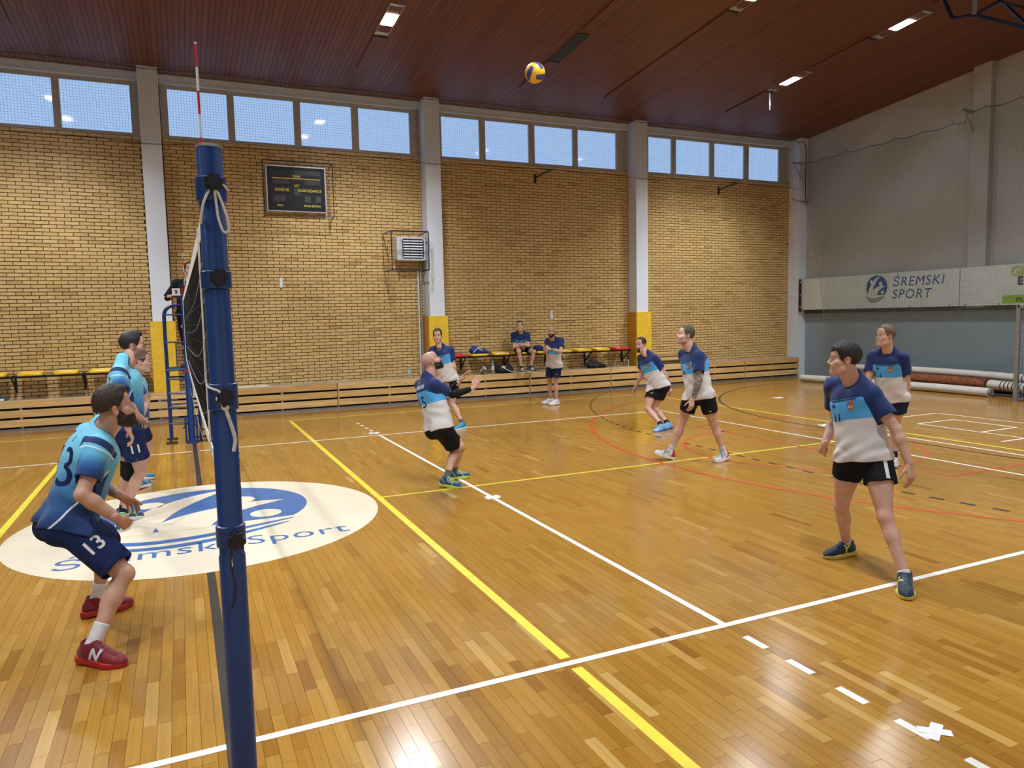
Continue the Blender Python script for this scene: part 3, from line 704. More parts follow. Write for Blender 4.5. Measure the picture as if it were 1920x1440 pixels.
MB().tube([(xn-.01, y, ztop(y)) for y in np.arange(1.0, 13.3, .065)], .008, 5).build('top_rope', M_blackp, rn)
MB().tube([(xn-.005, yedge(z), z) for z in np.linspace(.05, 6.4, 50)], .006, 5).build('edge_rope', M_netg, rn)
for yy in np.arange(2.28, 13.2, .78): MB().tube([(xn-.01, yy, ztop(yy)-.01), (xn-.02, yy, ztop(yy)+.07)], .012, 6).build('hook', M_steel, rn)
for yy, lb, zt in ((13.25, 'grey angle bracket holding the net at the corner pillar', 6.46), (8.12, 'grey angle bracket holding the net at the wall pilaster', 6.68)):
    t = thing('net_bracket', lb, 'bracket', (17.3, yy, zt)); xx = 17.27 if yy > 10 else 17.42
    MB().box((xx-.42, yy-.025, zt-.03), (xx, yy+.025, zt+.02)).build('arm', M_steel, t); MB().tube([(xx-.32, yy, zt-.02), (xx-.0, yy, zt-.5)], .02, 6).build('brace', M_steel, t)
rp = thing('corner_rope', 'dark rope hanging down the corner pillar beside the net', 'rope', (17.3, 13.3, 5))
MB().tube([(17.0, 13.33, 7.15), (17.2, 13.31, 7.08), (17.42, 13.31, 7.14), (17.5, 13.31, 6.9), (17.48, 13.31, 6.0), (17.5, 13.31, 5.35)], .012, 6).build('rope', M_blackp, rp)
MB().tube([(16.95, 13.33, 5.42), (17.2, 13.32, 5.36), (17.5, 13.31, 5.35)], .009, 6).build('tie', M_blackp, rp)
MB().rbox((17.47, 13.28, 5.27), (17.57, 13.33, 5.36), .01).build('cleat', M_steel, rp)
# ------------------------------------------------------------------ rolled mats by the right wall
M_matp = mat('pale_mat_back', (.56, .53, .47), .8, noise=((4, 4, 4), .07)); M_rust = mat('rust_carpet', (.20, .062, .022), .95, noise=((14, 14, 14), .45))
M_dark = mat('dark_fold', (.03, .028, .026), .9)
def mat_roll(label, pts, r, m, ring=None, dark_end=True, rings=0, flat=.8):
    t = thing('rolled_mat', label, 'rolled mat', tuple(np.mean(pts, 0)), 'long mats rolled up along the right wall')
    P = np.array(catmull(pts, 8, closed=False))
    MB().tube(P, r, 18, squash=flat).build('roll', m, t, smooth=True)
    d = P[-1]-P[-4]; d /= np.linalg.norm(d)
    if dark_end:
        MB().tube([P[-1]-d*.02, P[-1]+d*.012], r*.72, 16, squash=flat).build('open_end', M_dark, t)
        sp = []
        a = np.cross(d, (0, 0, 1)); a /= np.linalg.norm(a)
        for k in range(40):
            q = k*.42; rr = r*.72*(1-k/44); sp.append(P[-1]+d*.014+a*rr*math.cos(q)+np.array([0, 0, rr*flat*math.sin(q)]))
        MB().tube(sp, .007, 5).build('spiral_edge', m, t)
    for k in range(rings):
        c = P[-1]-d*(.04+.085*k); MB().tube([c-d*.012, c+d*.012], r*1.02, 18, squash=flat).build('dark_band', M_dark, t)
    return t
mat_roll('pale mat roll lying in front on the floor along the right wall', [(16.38, 10.9, .105), (16.42, 9.6, .105), (16.45, 8, .105), (16.42, 6.85, .10)], .125, M_matp)
mat_roll('rust brown carpet roll with pale banded end between the mat rolls', [(16.72, 11.1, .26), (16.74, 9, .27), (16.74, 7.6, .26), (16.72, 7.08, .255)], .155, M_rust, dark_end=False)
mat_roll('pale banded tube end sticking out of the rust carpet roll', [(16.72, 7.05, .255), (16.72, 6.6, .24), (16.72, 6.2, .23)], .135, M_matp, rings=7)
mat_roll('pale mat roll lying on top of the brown carpet roll', [(17.02, 11.6, .40), (17.04, 9.5, .44), (17.04, 7.6, .43), (17.02, 6.35, .40)], .12, M_matp, rings=2)
mat_roll('short dark edged pale mat roll at the far end of the pile', [(16.2, 12.1, .10), (16.26, 11.6, .10), (16.36, 11.15, .10)], .12, M_matp, rings=2)
mat_roll('thin dark mat roll at the bottom behind the pale roll', [(17.04, 11.4, .09), (17.05, 9, .10), (17.04, 6.2, .10)], .10, M_dark, dark_end=False)
# ------------------------------------------------------------------ small goal at the right edge
gl = thing('handball_goal', 'grey steel goal frame with a pale blue net at the right edge', 'goal', (16, 4.5, 0))
for y in (6.05, 2.95): MB().rbox((15.96, y-.04, 0), (16.04, y+.04, 2.06), .012).build('post', M_steel, gl)
MB().rbox((15.96, 2.95, 1.98), (16.04, 6.05, 2.06), .012, axis=1).build('crossbar', M_steel, gl)
for y in (6.05, 2.95):
    MB().tube([(16.04, y, 2.0), (16.55, y, 1.9), (16.9, y, .03)], .02, 8).tube([(16.0, y, .03), (16.9, y, .03)], .02, 8).build('side_frame', M_steel, gl)
MB().tube([(16.9, 2.95, .03), (16.9, 6.05, .03)], .02, 8).build('ground_bar', M_steel, gl)
M_gnet = mat('pale_blue_net', (.32, .42, .62), .8); m2 = MB()
for k in range(32):
    y = 2.95+.1*k; m2.tube([(16.55, y, 1.9), (16.82, y, .9), (16.9, y, .03)], .003, 3, caps=False)
for k in range(20):
    z = .05+.097*k; x = 16.9-.35*max(0, (z-.03)/1.9)**1.5; m2.tube([(x, 2.95, z), (x, 6.05, z)], .003, 3, caps=False)
    m2.tube([(16.02, 6.05, z), (x, 6.05, z)], .003, 3, caps=False)
for k in range(1, 9):
    x = 16.02+.1*k; m2.tube([(x, 6.05, .03), (x, 6.05, 1.98-.02*k if x < 16.55 else 1.9-(x-16.55)*5.3)], .003, 3, caps=False)
tag(m2.build('net_cord', M_gnet, gl), kind='stuff')

# ------------------------------------------------------------------ volleyball posts, net, antennas
M_knob = mat('black_knob', (.010, .010, .011), .6, bump=.3)
def knob(t, x, y, z, r=.030, ang=0):
    """seven lobed clamp knob facing the camera side (-y)"""
    n = 42; poly = [((r*(1+.16*math.cos(7*q+ang)))*math.cos(q), (r*(1+.16*math.cos(7*q+ang)))*math.sin(q)) for q in np.linspace(0, 2*PI, n+1)[:-1]]
    mb = MB(); mb.prism(poly, [[1, 0, 0, x], [0, 0, -1, y], [0, 1, 0, z]], .026)
    p2 = [(q[0]*.72, q[1]*.72) for q in poly]; mb.prism(p2, [[1, 0, 0, x], [0, 0, -1, y-.024], [0, 1, 0, z]], .008)
    k = mb.build('clamp_knob', M_knob, t); MB().tube([(x, y+.02, z), (x, y-.033, z)], .005, 8).build('bolt', M_black, k)
PX, PY = .0, -.95
np_ = thing('net_post', 'tall dark blue telescopic net post in the foreground with black clamp knobs', 'post', (PX, PY, 0))
MB().lathe([(.043, 0), (.043, 1.22), (.040, 1.23), (.040, 2.57), (.0365, 2.575), (.03, 2.577)], (PX, PY, 0), 28).build('tube', M_blue, np_, smooth=True)
MB().lathe([(.038, 2.572), (.041, 2.574), (.041, 2.582), (.036, 2.584)], (PX, PY, 0), 28).build('cap', M_steel, np_, smooth=True)
MB().lathe([(.10, 0), (.10, .012), (.05, .016)], (PX, PY, 0), 28).build('floor_plate', M_steel, np_, smooth=True)
for z0, z1, zk in ((2.40, 2.48, 2.455), (2.12, 2.18, 2.155), (1.72, 1.81, 1.765), (1.255, 1.33, 1.285)):
    c = MB().lathe([(.043, z0), (.0475, z0+.003), (.0475, z1-.003), (.043, z1)], (PX, PY, 0), 28).build('collar', M_blue, np_, smooth=True)
    knob(np_, PX+(.004 if zk > 1.5 else .012), PY-.048, zk, .027)
MB().tube([(PX+.004, PY-.0415, 2.255), (PX+.004, PY-.046, 2.255)], .004, 10).build('rivet', M_black, np_)
M_let = mat('dark_print', (.02, .03, .07), .5)
text_on('lettering', 'SPORT', .055, (PX+.0412, PY-.012, 1.42), (0, 0, 1), (0, 1, 0), M_let, np_, align='LEFT', off=.0006)
# cords tied to the post
cd = thing('tied_rope', 'white rope looped and tied under the top clamp knob of the blue post', 'rope', (PX, PY-.05, 2.42))
yk = PY-.052
MB().tube(catmull([(PX+.004, yk, 2.445), (PX-.012, yk-.004, 2.425), (PX-.028, yk-.003, 2.39), (PX-.037, yk+.02, 2.345), (PX-.036, PY-.02, 2.33)], 6, False), .0042, 8).build('loop', M_rope, cd, smooth=True)
MB().tube(catmull([(PX+.006, yk-.006, 2.436), (PX+.010, yk-.006, 2.39), (PX+.014, yk-.003, 2.345), (PX+.026, yk-.002, 2.305), (PX+.042, yk+.004, 2.305), (PX+.043, yk+.005, 2.335), (PX+.032, yk, 2.38), (PX+.016, yk-.006, 2.425), (PX+.006, yk-.006, 2.438)], 6, False), .0042, 8).build('loop', M_rope, cd, smooth=True)
MB().tube(catmull([(PX+.02, yk, 2.455), (PX+.036, yk+.012, 2.452), (PX+.05, PY-.01, 2.44)], 6, False), .004, 8).build('cord', M_rope, cd, smooth=True)
cd = thing('tied_rope', 'white rope hanging from the third clamp knob of the blue post', 'rope', (PX, PY-.05, 1.7))
MB().tube(catmull([(PX-.048, PY+.01, 1.95), (PX-.049, PY, 1.82), (PX-.042, yk+.02, 1.80), (PX-.012, yk-.004, 1.785), (PX-.022, yk-.01, 1.762), (PX-.004, yk-.012, 1.742)], 6, False), .0038, 8).build('cord', M_rope, cd, smooth=True)
MB().tube(catmull([(PX+.0, yk-.01, 1.74), (PX+.010, yk-.008, 1.70), (PX+.022, yk-.004, 1.655), (PX+.027, yk, 1.62), (PX+.020, yk, 1.585)], 6, False), .0058, 8).build('tail', M_rope, cd, smooth=True)
MB().ball((PX+.002, yk-.012, 1.735), (.013, .010, .012), 10, 8).build('knot', M_rope, cd, smooth=True)
cd = thing('tied_rope', 'thin black and white cord hanging below the lowest clamp knob of the blue post', 'rope', (PX, PY-.05, 1.2))
MB().tube(catmull([(PX+.002, yk-.01, 1.275), (PX-.006, yk-.008, 1.24), (PX-.004, yk-.006, 1.20)], 6, False), .003, 8).build('cord', M_rope, cd, smooth=True)
MB().tube(catmull([(PX-.002, yk-.01, 1.27), (PX-.008, yk-.006, 1.2), (PX+.002, yk-.002, 1.13), (PX-.006, yk+.004, 1.07), (PX-.016, yk+.006, 1.05)], 6, False), .0034, 8).build('black_tail', M_black, cd, smooth=True)
# net: corners and cords
nt_ = thing('volleyball_net', 'black volleyball net with white tapes seen almost edge on behind the blue post', 'net', (0, 4.5, 2))
NA, NB = -.42, 9.46
def nx(y, z):  # slight belly towards the left court
    q = (y-NA)/(NB-NA); return -.014-.028*q-.020*math.sin(PI*q)*math.sin(PI*(z-1.43))
def nz(y, z): q = (y-NA)/(NB-NA); return z-.012*math.sin(PI*q)
m2 = MB(); ys = np.linspace(NA, NB, 100); r = .0021
for y in ys: m2.tube([(nx(y, z), y, nz(y, z)) for z in (1.45, 1.7, 1.93, 2.2, 2.40)], r, 3, caps=False)
for z in np.linspace(1.46, 2.38, 11): m2.tube([(nx(y, z), y, nz(y, z)) for y in ys[::4]]+[(nx(NB, z), NB, nz(NB, z))], r, 3, caps=False)
tag(m2.build('mesh_cord', mat('black_net_cord', (.008, .008, .009), .8), nt_), kind='stuff')
def band(z0, z1, m, name, t=.004):
    mb = MB(); v = []; n = 34; yy = np.linspace(NA, NB, n)
    for y in yy:
        for z, dx in ((z0, -t), (z1, -t), (z1, t), (z0, t)): v.append((nx(y, (z0+z1)/2)+dx, y, nz(y, z)))
    f = [(i*4+k, i*4+(k+1) % 4, (i+1)*4+(k+1) % 4, (i+1)*4+k) for i in range(n-1) for k in range(4)]+[(3, 2, 1, 0), tuple((n-1)*4+k for k in range(4))]
    mb.add(v, f); return mb.build(name, m, nt_)
band(2.365, 2.435, M_tape, 'top_tape'); band(1.425, 1.475, M_tape, 'bottom_tape')
for y in (NA, NB-.03, .0, 9.0):
    mb = MB(); mb.box((nx(y, 1.9)-.007, y-.004, 1.43), (nx(y, 1.9)+.007, y+.05, 2.43)); mb.build('side_band', M_tape, nt_)
for k in range(6):
    y = .3+.5*k*k*.35; mb = MB(); mb.tube(catmull([(nx(NA, 2.2)-.010, NA, 2.25-.14*k), (nx(1, 2.)-.016, .6, 2.12-.14*k), (nx(4, 2.)-.014, 4., 2.06-.13*k)], 6, False), .0011, 5); mb.build('slack_cord', M_net, nt_)
MB().tube([(PX-.02, PY+.04, 2.40), (nx(NA, 2.4), NA, 2.40)], .005, 6).tube([(PX-.03, PY+.03, 1.46), (nx(NA, 1.46), NA, 1.46)], .005, 6).tube([(PX-.03, PY+.03, 1.95), (nx(NA, 1.9), NA, 1.90)], .004, 6).build('tension_rope', M_rope, nt_)
def antenna(y, label):
    x = nx(y, 2.4)+.030; t = thing('net_antenna', label, 'antenna', (x, y, 1.43), 'red and white net antennas')
    m_r = mat('antenna_red', (.55, .015, .02), .4); z = 1.43; k = 0
    while z < 3.22:
        MB().tube([(x, y, z), (x, y, min(z+.10, 3.23))], .0055, 8).build('band', m_r if k % 2 else M_white, t); z += .10; k += 1
    MB().ball((x, y, 3.232), .0065, 8, 6).build('tip', M_white, t)
antenna(.02, 'red and white net antenna rising above the near blue post'); antenna(9.0, 'far red and white net antenna in front of the umpire')
# far post and umpire stand
fp = thing('net_post', 'far blue net post standing at the foot of the umpire stand', 'post', (-.03, 9.9, 0))
MB().lathe([(.055, 0), (.055, 1.22), (.046, 1.24), (.046, 2.5), (.03, 2.51)], (-.03, 9.9, 0), 20).build('tube', M_blue, fp, smooth=True)
MB().lathe([(.09, .0), (.09, .03), (.06, .04)], (-.03, 9.9, 0), 20).build('floor_collar', M_blue, fp, smooth=True)
MB().tube([(-.02, 9.9, 1.22), (-.02, 9.9, 1.25)], .062, 16).build('collar', M_red, fp)
for s in (-1, 1): MB().rbox((-.03+s*.085-.018, 9.86, .02), (-.03+s*.085+.018, 9.94, .45), .01).build('guard', M_blue, fp)
us = thing('umpire_stand', 'blue tubular umpire stand with ladder rungs behind the far net post', 'umpire stand', (-.15, 10.25, 0))
for y in (10.02, 10.52):
    x0 = -.36 if y < 10.3 else -.34
    MB().tube(catmull([(x0, y, .03), (x0, y, 1.2), (x0, y, 2.05), (x0+.02, y, 2.24), (x0+.10, y, 2.32), (x0+.22, y, 2.34), (.02, y, 2.34)], 6, False), .017, 10).build('side_rail', M_blue, us, smooth=True)
for z in (.34, .62, .86, 1.10): MB().tube([(-.36, 10.02, z), (-.03, 9.99, z-.02)], .015, 8).build('rung', M_blue, us)
for z in (.62, 1.10): MB().tube([(-.34, 10.52, z), (.10, 10.5, z)], .015, 8).build('rung', M_blue, us)
for z in (2.18, 1.72): MB().tube([(-.36, 10.02, z), (-.03, 9.98, z)], .013, 8).build('guard_rail', M_blue, us)
MB().tube([(-.19, 10.02, 1.3), (-.19, 10.02, 1.72)], .010, 8).build('guard_rail', M_blue, us)
MB().rbox((-.36, 10.0, 1.24), (.28, 10.62, 1.275), .02).build('platform', M_black, us)
MB().tube([(-.38, 10.0, 1.25), (.05, 9.98, 1.26)], .02, 8).tube([(-.02, 10.0, 1.2), (-.16, 10.02, 1.05)], .012, 6).build('platform_bar', M_blue, us)
for x in (-.34, .12):
    for y in (9.98, 10.46): MB().box((x-.09, y, 0), (x+.09, y+.12, .02)).build('foot_plate', M_black, us)
MB().tube([(.12, 10.04, .02), (.12, 10.04, 2.34)], .022, 10).tube([(.12, 10.52, .02), (.12, 10.52, 2.34)], .022, 10).build('back_post', M_blue, us)
MB().tube([(-.16, 9.9, .25), (-.10, 9.9, .34), (.05, 9.9, .30), (.18, 9.92, .2)], .012, 6).build('tie_strut', M_black, us)
# flip score board held by the umpire
fs = thing('flip_scoreboard', 'small white flip scoreboard showing 9 and 16 held by the umpire', 'scoreboard', (-.04, 9.98, 2.55))
for x0, x1, tx in ((-.20, -.075, '9'), (.005, .13, '16')):
    MB().rbox((x0, 9.975, 2.50), (x1, 9.99, 2.62), .006, axis=1).build('card', mat('white_card', (.82, .82, .80), .6), fs)
    text_on('numeral', tx, .10, ((x0+x1)/2, 9.974, 2.525), (1, 0, 0), (0, 0, 1), M_black, fs, bold=.002)
MB().box((-.21, 9.985, 2.47), (.14, 10.0, 2.50)).build('holder', M_black, fs)
MB().tube([(-.04, 9.99, 2.62), (-.04, 9.99, 2.45)], .012, 8).build('hinge', mat('antenna_red', (.55, .015, .02), .4), fs)

# ------------------------------------------------------------------ balls
def ball_mesh(name, r, fn):
    bm = bmesh.new(); bmesh.ops.create_icosphere(bm, subdivisions=5, radius=r)
    me = bpy.data.meshes.new(name); bm.to_mesh(me); bm.free()
    me.polygons.foreach_set('use_smooth', [True]*len(me.polygons)); return me
def ball_mat(name, cols, rot):
    """volleyball panels: three-way curved bands from position, seams dark"""
    m = bpy.data.materials.new(name); m.use_nodes = True; nt = m.node_tree; b = nt.nodes['Principled BSDF']; b.inputs['Roughness'].default_value = .38
    a = nd(nt, 'ShaderNodeAttribute', attribute_name='panel'); r = ramp(nt, cols, 'CONSTANT'); nt.links.new(a.outputs['Fac'], r.inputs[0]); nt.links.new(r.outputs[0], b.inputs['Base Color'])
    return m
def volley(name, label, c, r, cols, R):
    t = thing(name, label, 'ball', (c[0], c[1], c[2]-r))
    me = ball_mesh('shell', r, None); n = len(me.vertices); co = np.empty(n*3); me.vertices.foreach_get('co', co); p = (co.reshape(-1, 3)/r)@np.array(R)
    ax = np.argmax(np.abs(p), 1); mx = np.take_along_axis(p, ax[:, None], 1)[:, 0]; q = p/np.abs(mx)[:, None]
    u = np.take_along_axis(q, ((ax+1) % 3)[:, None], 1)[:, 0]  # stripe coordinate on each cube face
    pan = np.where(np.abs(u) < .30, .6, .2); seam = np.minimum.reduce([np.abs(np.abs(u)-.30), 1-np.abs(u), 1-np.abs(np.take_along_axis(q, ((ax+2) % 3)[:, None], 1)[:, 0])])
    co = co.reshape(-1, 3)*(1-.012*np.exp(-(seam/.03)**2))[:, None]
    me.vertices.foreach_set('co', co.ravel())
    at = me.attributes.new('panel', 'FLOAT', 'POINT'); at.data.foreach_set('value', pan)
    co += np.array([0, 0, r]); me.vertices.foreach_set('co', co.ravel())
    o = link('shell', me, ball_mat(name+'_skin', cols, None), t); return t
E1 = Matrix.Rotation(.7, 3, 'X') @ Matrix.Rotation(.5, 3, 'Z')
volley('volleyball', 'yellow and blue volleyball flying high under the ceiling', (3.42, 3.5, 4.555), .105, [(0, (.85, .50, .02)), (.45, (.05, .06, .25))], E1)
volley('volleyball', 'blue and yellow volleyball lying on the ledge below the red seat', (6.80, 13.45, .605+.105), .105, [(0, (.06, .06, .22)), (.45, (.70, .42, .04))], E1)

# ------------------------------------------------------------------ things on the ledge and seats
M_pet = bpy.data.materials.new('clear_plastic'); M_pet.use_nodes = True; b = M_pet.node_tree.nodes['Principled BSDF']
b.inputs['Base Color'].default_value = (.80, .92, .90, 1); b.inputs['Roughness'].default_value = .08; b.inputs['Transmission Weight'].default_value = .85; b.inputs['IOR'].default_value = 1.25
def bottle(x, y, h, label, lab):
    t = thing('water_bottle', label, 'bottle', (x, y, .605)); s = h/.32
    MB().lathe([(.028*s, .605), (.040*s, .612), (.040*s, .605+.10*s), (.036*s, .605+.12*s), (.040*s, .605+.14*s), (.040*s, .605+.20*s), (.030*s, .605+.25*s), (.014*s, .605+.285*s), (.014*s, .605+.30*s)], (x, y, 0), 16).build('body', M_pet, t, smooth=True)
    MB().lathe([(.0408*s, .605+.10*s), (.0408*s, .605+.19*s)], (x, y, 0), 16).build('label_band', lab, t, smooth=True)
    MB().lathe([(.016*s, .605+.295*s), (.016*s, .605+.32*s), (.012*s, .605+.322*s)], (x, y, 0), 12).build('cap', M_tape, t, smooth=True)
bottle(4.87, 13.45, .32, 'clear water bottle standing alone on the ledge left of the second pillar', mat('blue_label', (.45, .60, .75), .4))
bottle(7.05, 13.42, .33, 'clear water bottle on the ledge beside the ball and the open bag', mat('green_label', (.50, .66, .62), .4))
fl = thing('thermos_flask', 'dark and steel flask on the ledge beside the right hand pillar pad', 'flask', (11.13, 13.45, .605))
MB().lathe([(.034, .605), (.038, .61), (.038, .77), (.030, .79)], (11.13, 13.45, 0), 16).build('body', M_alu, fl, smooth=True); MB().lathe([(.030, .79), (.032, .80), (.032, .845), (.026, .85)], (11.13, 13.45, 0), 16).build('lid', M_blackp, fl, smooth=True)
for x, w, lb in ((1.05, .30, 'white folder lying on the ledge just right of the blue post'), (1.48, .14, 'second white folder on the ledge, the one further right')):
    t = thing('paper_folder', lb, 'folder', (x, 13.42, .605)); MB().rbox((x-w, 13.33, .606), (x+w, 13.5, .63), .01).build('cover', mat('folder_white', (.72, .74, .75), .5), t); MB().box((x-w+.015, 13.322, .610), (x+w-.015, 13.332, .626)).build('pages', M_tape, t)
t = thing('teal_folder', 'teal folder on the ledge at the left edge of the picture', 'folder', (-3.4, 13.42, .605)); MB().rbox((-3.75, 13.34, .606), (-3.28, 13.55, .66), .02).build('cover', mat('teal_card', (.03, .20, .30), .5), t); MB().box((-3.73, 13.332, .615), (-3.30, 13.342, .65)).build('pages', M_tape, t)
t = thing('paper_sheets', 'loose printed sheets on the yellow seat left of the sitting player', 'paper', (7.24, 13.42, 1.131))
for k, a in enumerate((.1, -.25, .5)):
    mb = MB(); mb.prism([(-.10, -.07), (.10, -.07), (.10, .07), (-.10, .07)], [[math.cos(a), -math.sin(a), 0, 7.22+.03*k], [math.sin(a), math.cos(a), 0, 13.43], [0, 0, 1, 1.130+.004*k]], .003); mb.build('sheet', mat('paper', (.70, .72, .62), .7), t)
# gym bench on the ledge behind the tattooed player
gb = thing('gym_bench', 'wooden gym bench standing on the ledge right of the right hand pillar', 'bench', (12.6, 13.5, .605))
MB().rbox((11.9, 13.36, .90), (13.25, 13.62, .94), .015).build('seat_board', M_pine, gb); MB().rbox((11.9, 13.38, .72), (13.25, 13.42, .80), .01).build('side_board', M_pine, gb)
for x in (12.1, 13.05): MB().box((x-.03, 13.38, .606), (x+.03, 13.60, .90)).build('leg', M_pine, gb)
# lumpy soft bags and clothes are grown from blobs with the same field used for the people (see soft())
# ------------------------------------------------------------------ signed distance fields -> meshes (bodies, clothes, soft bags)
class Field:
    def __init__(s, lo, hi, h):
        s.lo = np.array(lo, float); s.h = h; s.n = np.maximum(4, np.ceil((np.array(hi)-s.lo)/h).astype(int)+1)
        s.D = np.full(s.n, 1.0, np.float32)
    def win(s, lo, hi):
        a = np.clip(np.floor((np.array(lo)-s.lo)/s.h).astype(int), 0, s.n-1); b = np.clip(np.ceil((np.array(hi)-s.lo)/s.h).astype(int)+1, 1, s.n)
        b = np.maximum(b, a+1); sl = tuple(slice(x, y) for x, y in zip(a, b))
        ax = [(s.lo[i]+s.h*np.arange(a[i], b[i])).astype(np.float32) for i in range(3)]
        return sl, (ax[0][:, None, None], ax[1][None, :, None], ax[2][None, None, :])
    def add(s, prim, k=.02):
        fn, lo, hi = prim; m = k+2.5*s.h; sl, P = s.win(lo-m, hi+m); d = fn(*P); D = s.D[sl]
        hh = np.maximum(k-np.abs(D-d), 0)/k; s.D[sl] = np.minimum(D, d)-hh*hh*k*.25
    def sub(s, prim, k=.006):
        fn, lo, hi = prim; m = k+2.5*s.h; sl, P = s.win(lo-m, hi+m); d = -fn(*P); D = s.D[sl]
        hh = np.maximum(k-np.abs(D-d), 0)/k; s.D[sl] = np.maximum(D, d)+hh*hh*k*.25
    def clip(s, fn):
        sl, P = s.win(s.lo, s.lo+s.h*s.n); s.D = np.maximum(s.D, fn(*P)).astype(np.float32)
    def disp(s, fn):
        sl, P = s.win(s.lo, s.lo+s.h*s.n); s.D = (s.D+fn(*P)).astype(np.float32)
    def mesh(s): return surface_nets(s.D, s.lo, s.h)
def A3(p): return np.asarray(p, dtype=np.float32)
def cone(a, b, ra, rb):
    a, b = A3(a), A3(b); d = b-a; L2 = float(d@d)+1e-9
    def f(X, Y, Z):
        x, y, z = X-a[0], Y-a[1], Z-a[2]; t = np.clip((x*d[0]+y*d[1]+z*d[2])/L2, 0, 1)
        return np.sqrt((x-t*d[0])**2+(y-t*d[1])**2+(z-t*d[2])**2)-(ra+(rb-ra)*t)
    r = max(ra, rb); return f, np.minimum(a, b)-r, np.maximum(a, b)+r
def ell(c, r, F=None):
    """ellipsoid; F rows are its axes"""
    c = A3(c); r = A3(r); F = A3(np.eye(3) if F is None else F)
    def f(X, Y, Z):
        x, y, z = X-c[0], Y-c[1], Z-c[2]; q = [(x*F[i, 0]+y*F[i, 1]+z*F[i, 2]) for i in range(3)]
        k0 = np.sqrt(sum((q[i]/r[i])**2 for i in range(3))); k1 = np.sqrt(sum((q[i]/r[i]**2)**2 for i in range(3)))+1e-6
        return k0*(k0-1)/k1
    e = np.sqrt(((F*r[:, None])**2).sum(0)); return f, c-e, c+e
def ecap(a, b, ra, rb, n, sq):
    """tapered capsule flattened along n by factor sq (<1 = thinner)"""
    a, b, n = A3(a), A3(b), A3(n); d = b-a; d = d/np.linalg.norm(d); n = n-d*(n@d); n = n/np.linalg.norm(n); D = b-a; L2 = float(D@D)
    def f(X, Y, Z):
        x, y, z = X-a[0], Y-a[1], Z-a[2]; w = (x*n[0]+y*n[1]+z*n[2])*(1/sq-1); x = x+w*n[0]; y = y+w*n[1]; z = z+w*n[2]
        t = np.clip((x*D[0]+y*D[1]+z*D[2])/L2, 0, 1); return (np.sqrt((x-t*D[0])**2+(y-t*D[1])**2+(z-t*D[2])**2)-(ra+(rb-ra)*t))*(sq*.5+.5)
    r = max(ra, rb); return f, np.minimum(a, b)-r, np.maximum(a, b)+r
def meet(prim, *fns):
    f0, lo, hi = prim
    def f(X, Y, Z):
        d = f0(X, Y, Z)
        for g in fns: d = np.maximum(d, g(X, Y, Z))
        return d
    return f, lo, hi
def hollow(prim, inner, *fns):
    """prim clipped by fns, with inner (a prim and its planes) carved out of it alone"""
    f0, lo, hi = prim; g, gs = inner
    def f(X, Y, Z):
        d = f0(X, Y, Z)
        for q in fns: d = np.maximum(d, q(X, Y, Z))
        c = g[0](X, Y, Z)
        for q in gs: c = np.maximum(c, q(X, Y, Z))
        return np.maximum(d, -c)
    return f, lo, hi
def half(p, n):
    """inside where (x-p).n < 0"""
    p, n = A3(p), A3(n); n = n/np.linalg.norm(n); return lambda X, Y, Z: (X-p[0])*n[0]+(Y-p[1])*n[1]+(Z-p[2])*n[2]
CN = np.array([(i, j, k) for i in (0, 1) for j in (0, 1) for k in (0, 1)])
CE = [(a, b) for a in range(8) for b in range(a+1, 8) if np.abs(CN[a]-CN[b]).sum() == 1]
def surface_nets(D, lo, h):
    S = D < 0; nx, ny, nz = D.shape
    cnt = np.zeros((nx-1, ny-1, nz-1), np.int8)
    for i, j, k in CN: cnt += S[i:nx-1+i, j:ny-1+j, k:nz-1+k]
    act = np.argwhere((cnt > 0) & (cnt < 8))
    if len(act) == 0: return np.zeros((0, 3)), np.zeros((0, 4), int)
    V = np.stack([D[act[:, 0]+i, act[:, 1]+j, act[:, 2]+k] for i, j, k in CN], 1)
    acc = np.zeros((len(act), 3)); num = np.zeros(len(act))
    for a, b in CE:
        m = (V[:, a] < 0) != (V[:, b] < 0); t = np.where(m, V[:, a]/(V[:, a]-V[:, b]+1e-12), 0)
        acc += m[:, None]*(CN[a]+t[:, None]*(CN[b]-CN[a])); num += m
    P = lo+h*(act+acc/num[:, None])
    idx = np.full(cnt.shape, -1, np.int32); idx[act[:, 0], act[:, 1], act[:, 2]] = np.arange(len(act))
    F = []
    for ax in range(3):
        o1, o2 = [(1, 2), (2, 0), (0, 1)][ax]
        sl0 = [slice(None)]*3; sl1 = [slice(None)]*3; sl0[ax] = slice(0, -1); sl1[ax] = slice(1, None)
        for q in (o1, o2): sl0[q] = slice(1, -1); sl1[q] = slice(1, -1)
        a = S[tuple(sl0)]; b = S[tuple(sl1)]; e = np.argwhere(a != b)
        if len(e) == 0: continue
        inside = a[e[:, 0], e[:, 1], e[:, 2]]; e = e.copy(); e[:, o1] += 1; e[:, o2] += 1
        def g(d1, d2):
            q = e.copy(); q[:, o1] -= d1; q[:, o2] -= d2; return idx[q[:, 0], q[:, 1], q[:, 2]]
        quad = np.stack([g(1, 1), g(0, 1), g(0, 0), g(1, 0)], 1); quad[~inside] = quad[~inside][:, ::-1]; F.append(quad)
    return P, np.concatenate(F)
def join(parts):
    V, F, n = [], [], 0
    for v, f in parts:
        V.append(v); F.append(f+n); n += len(v)
    return np.concatenate(V), np.concatenate(F)
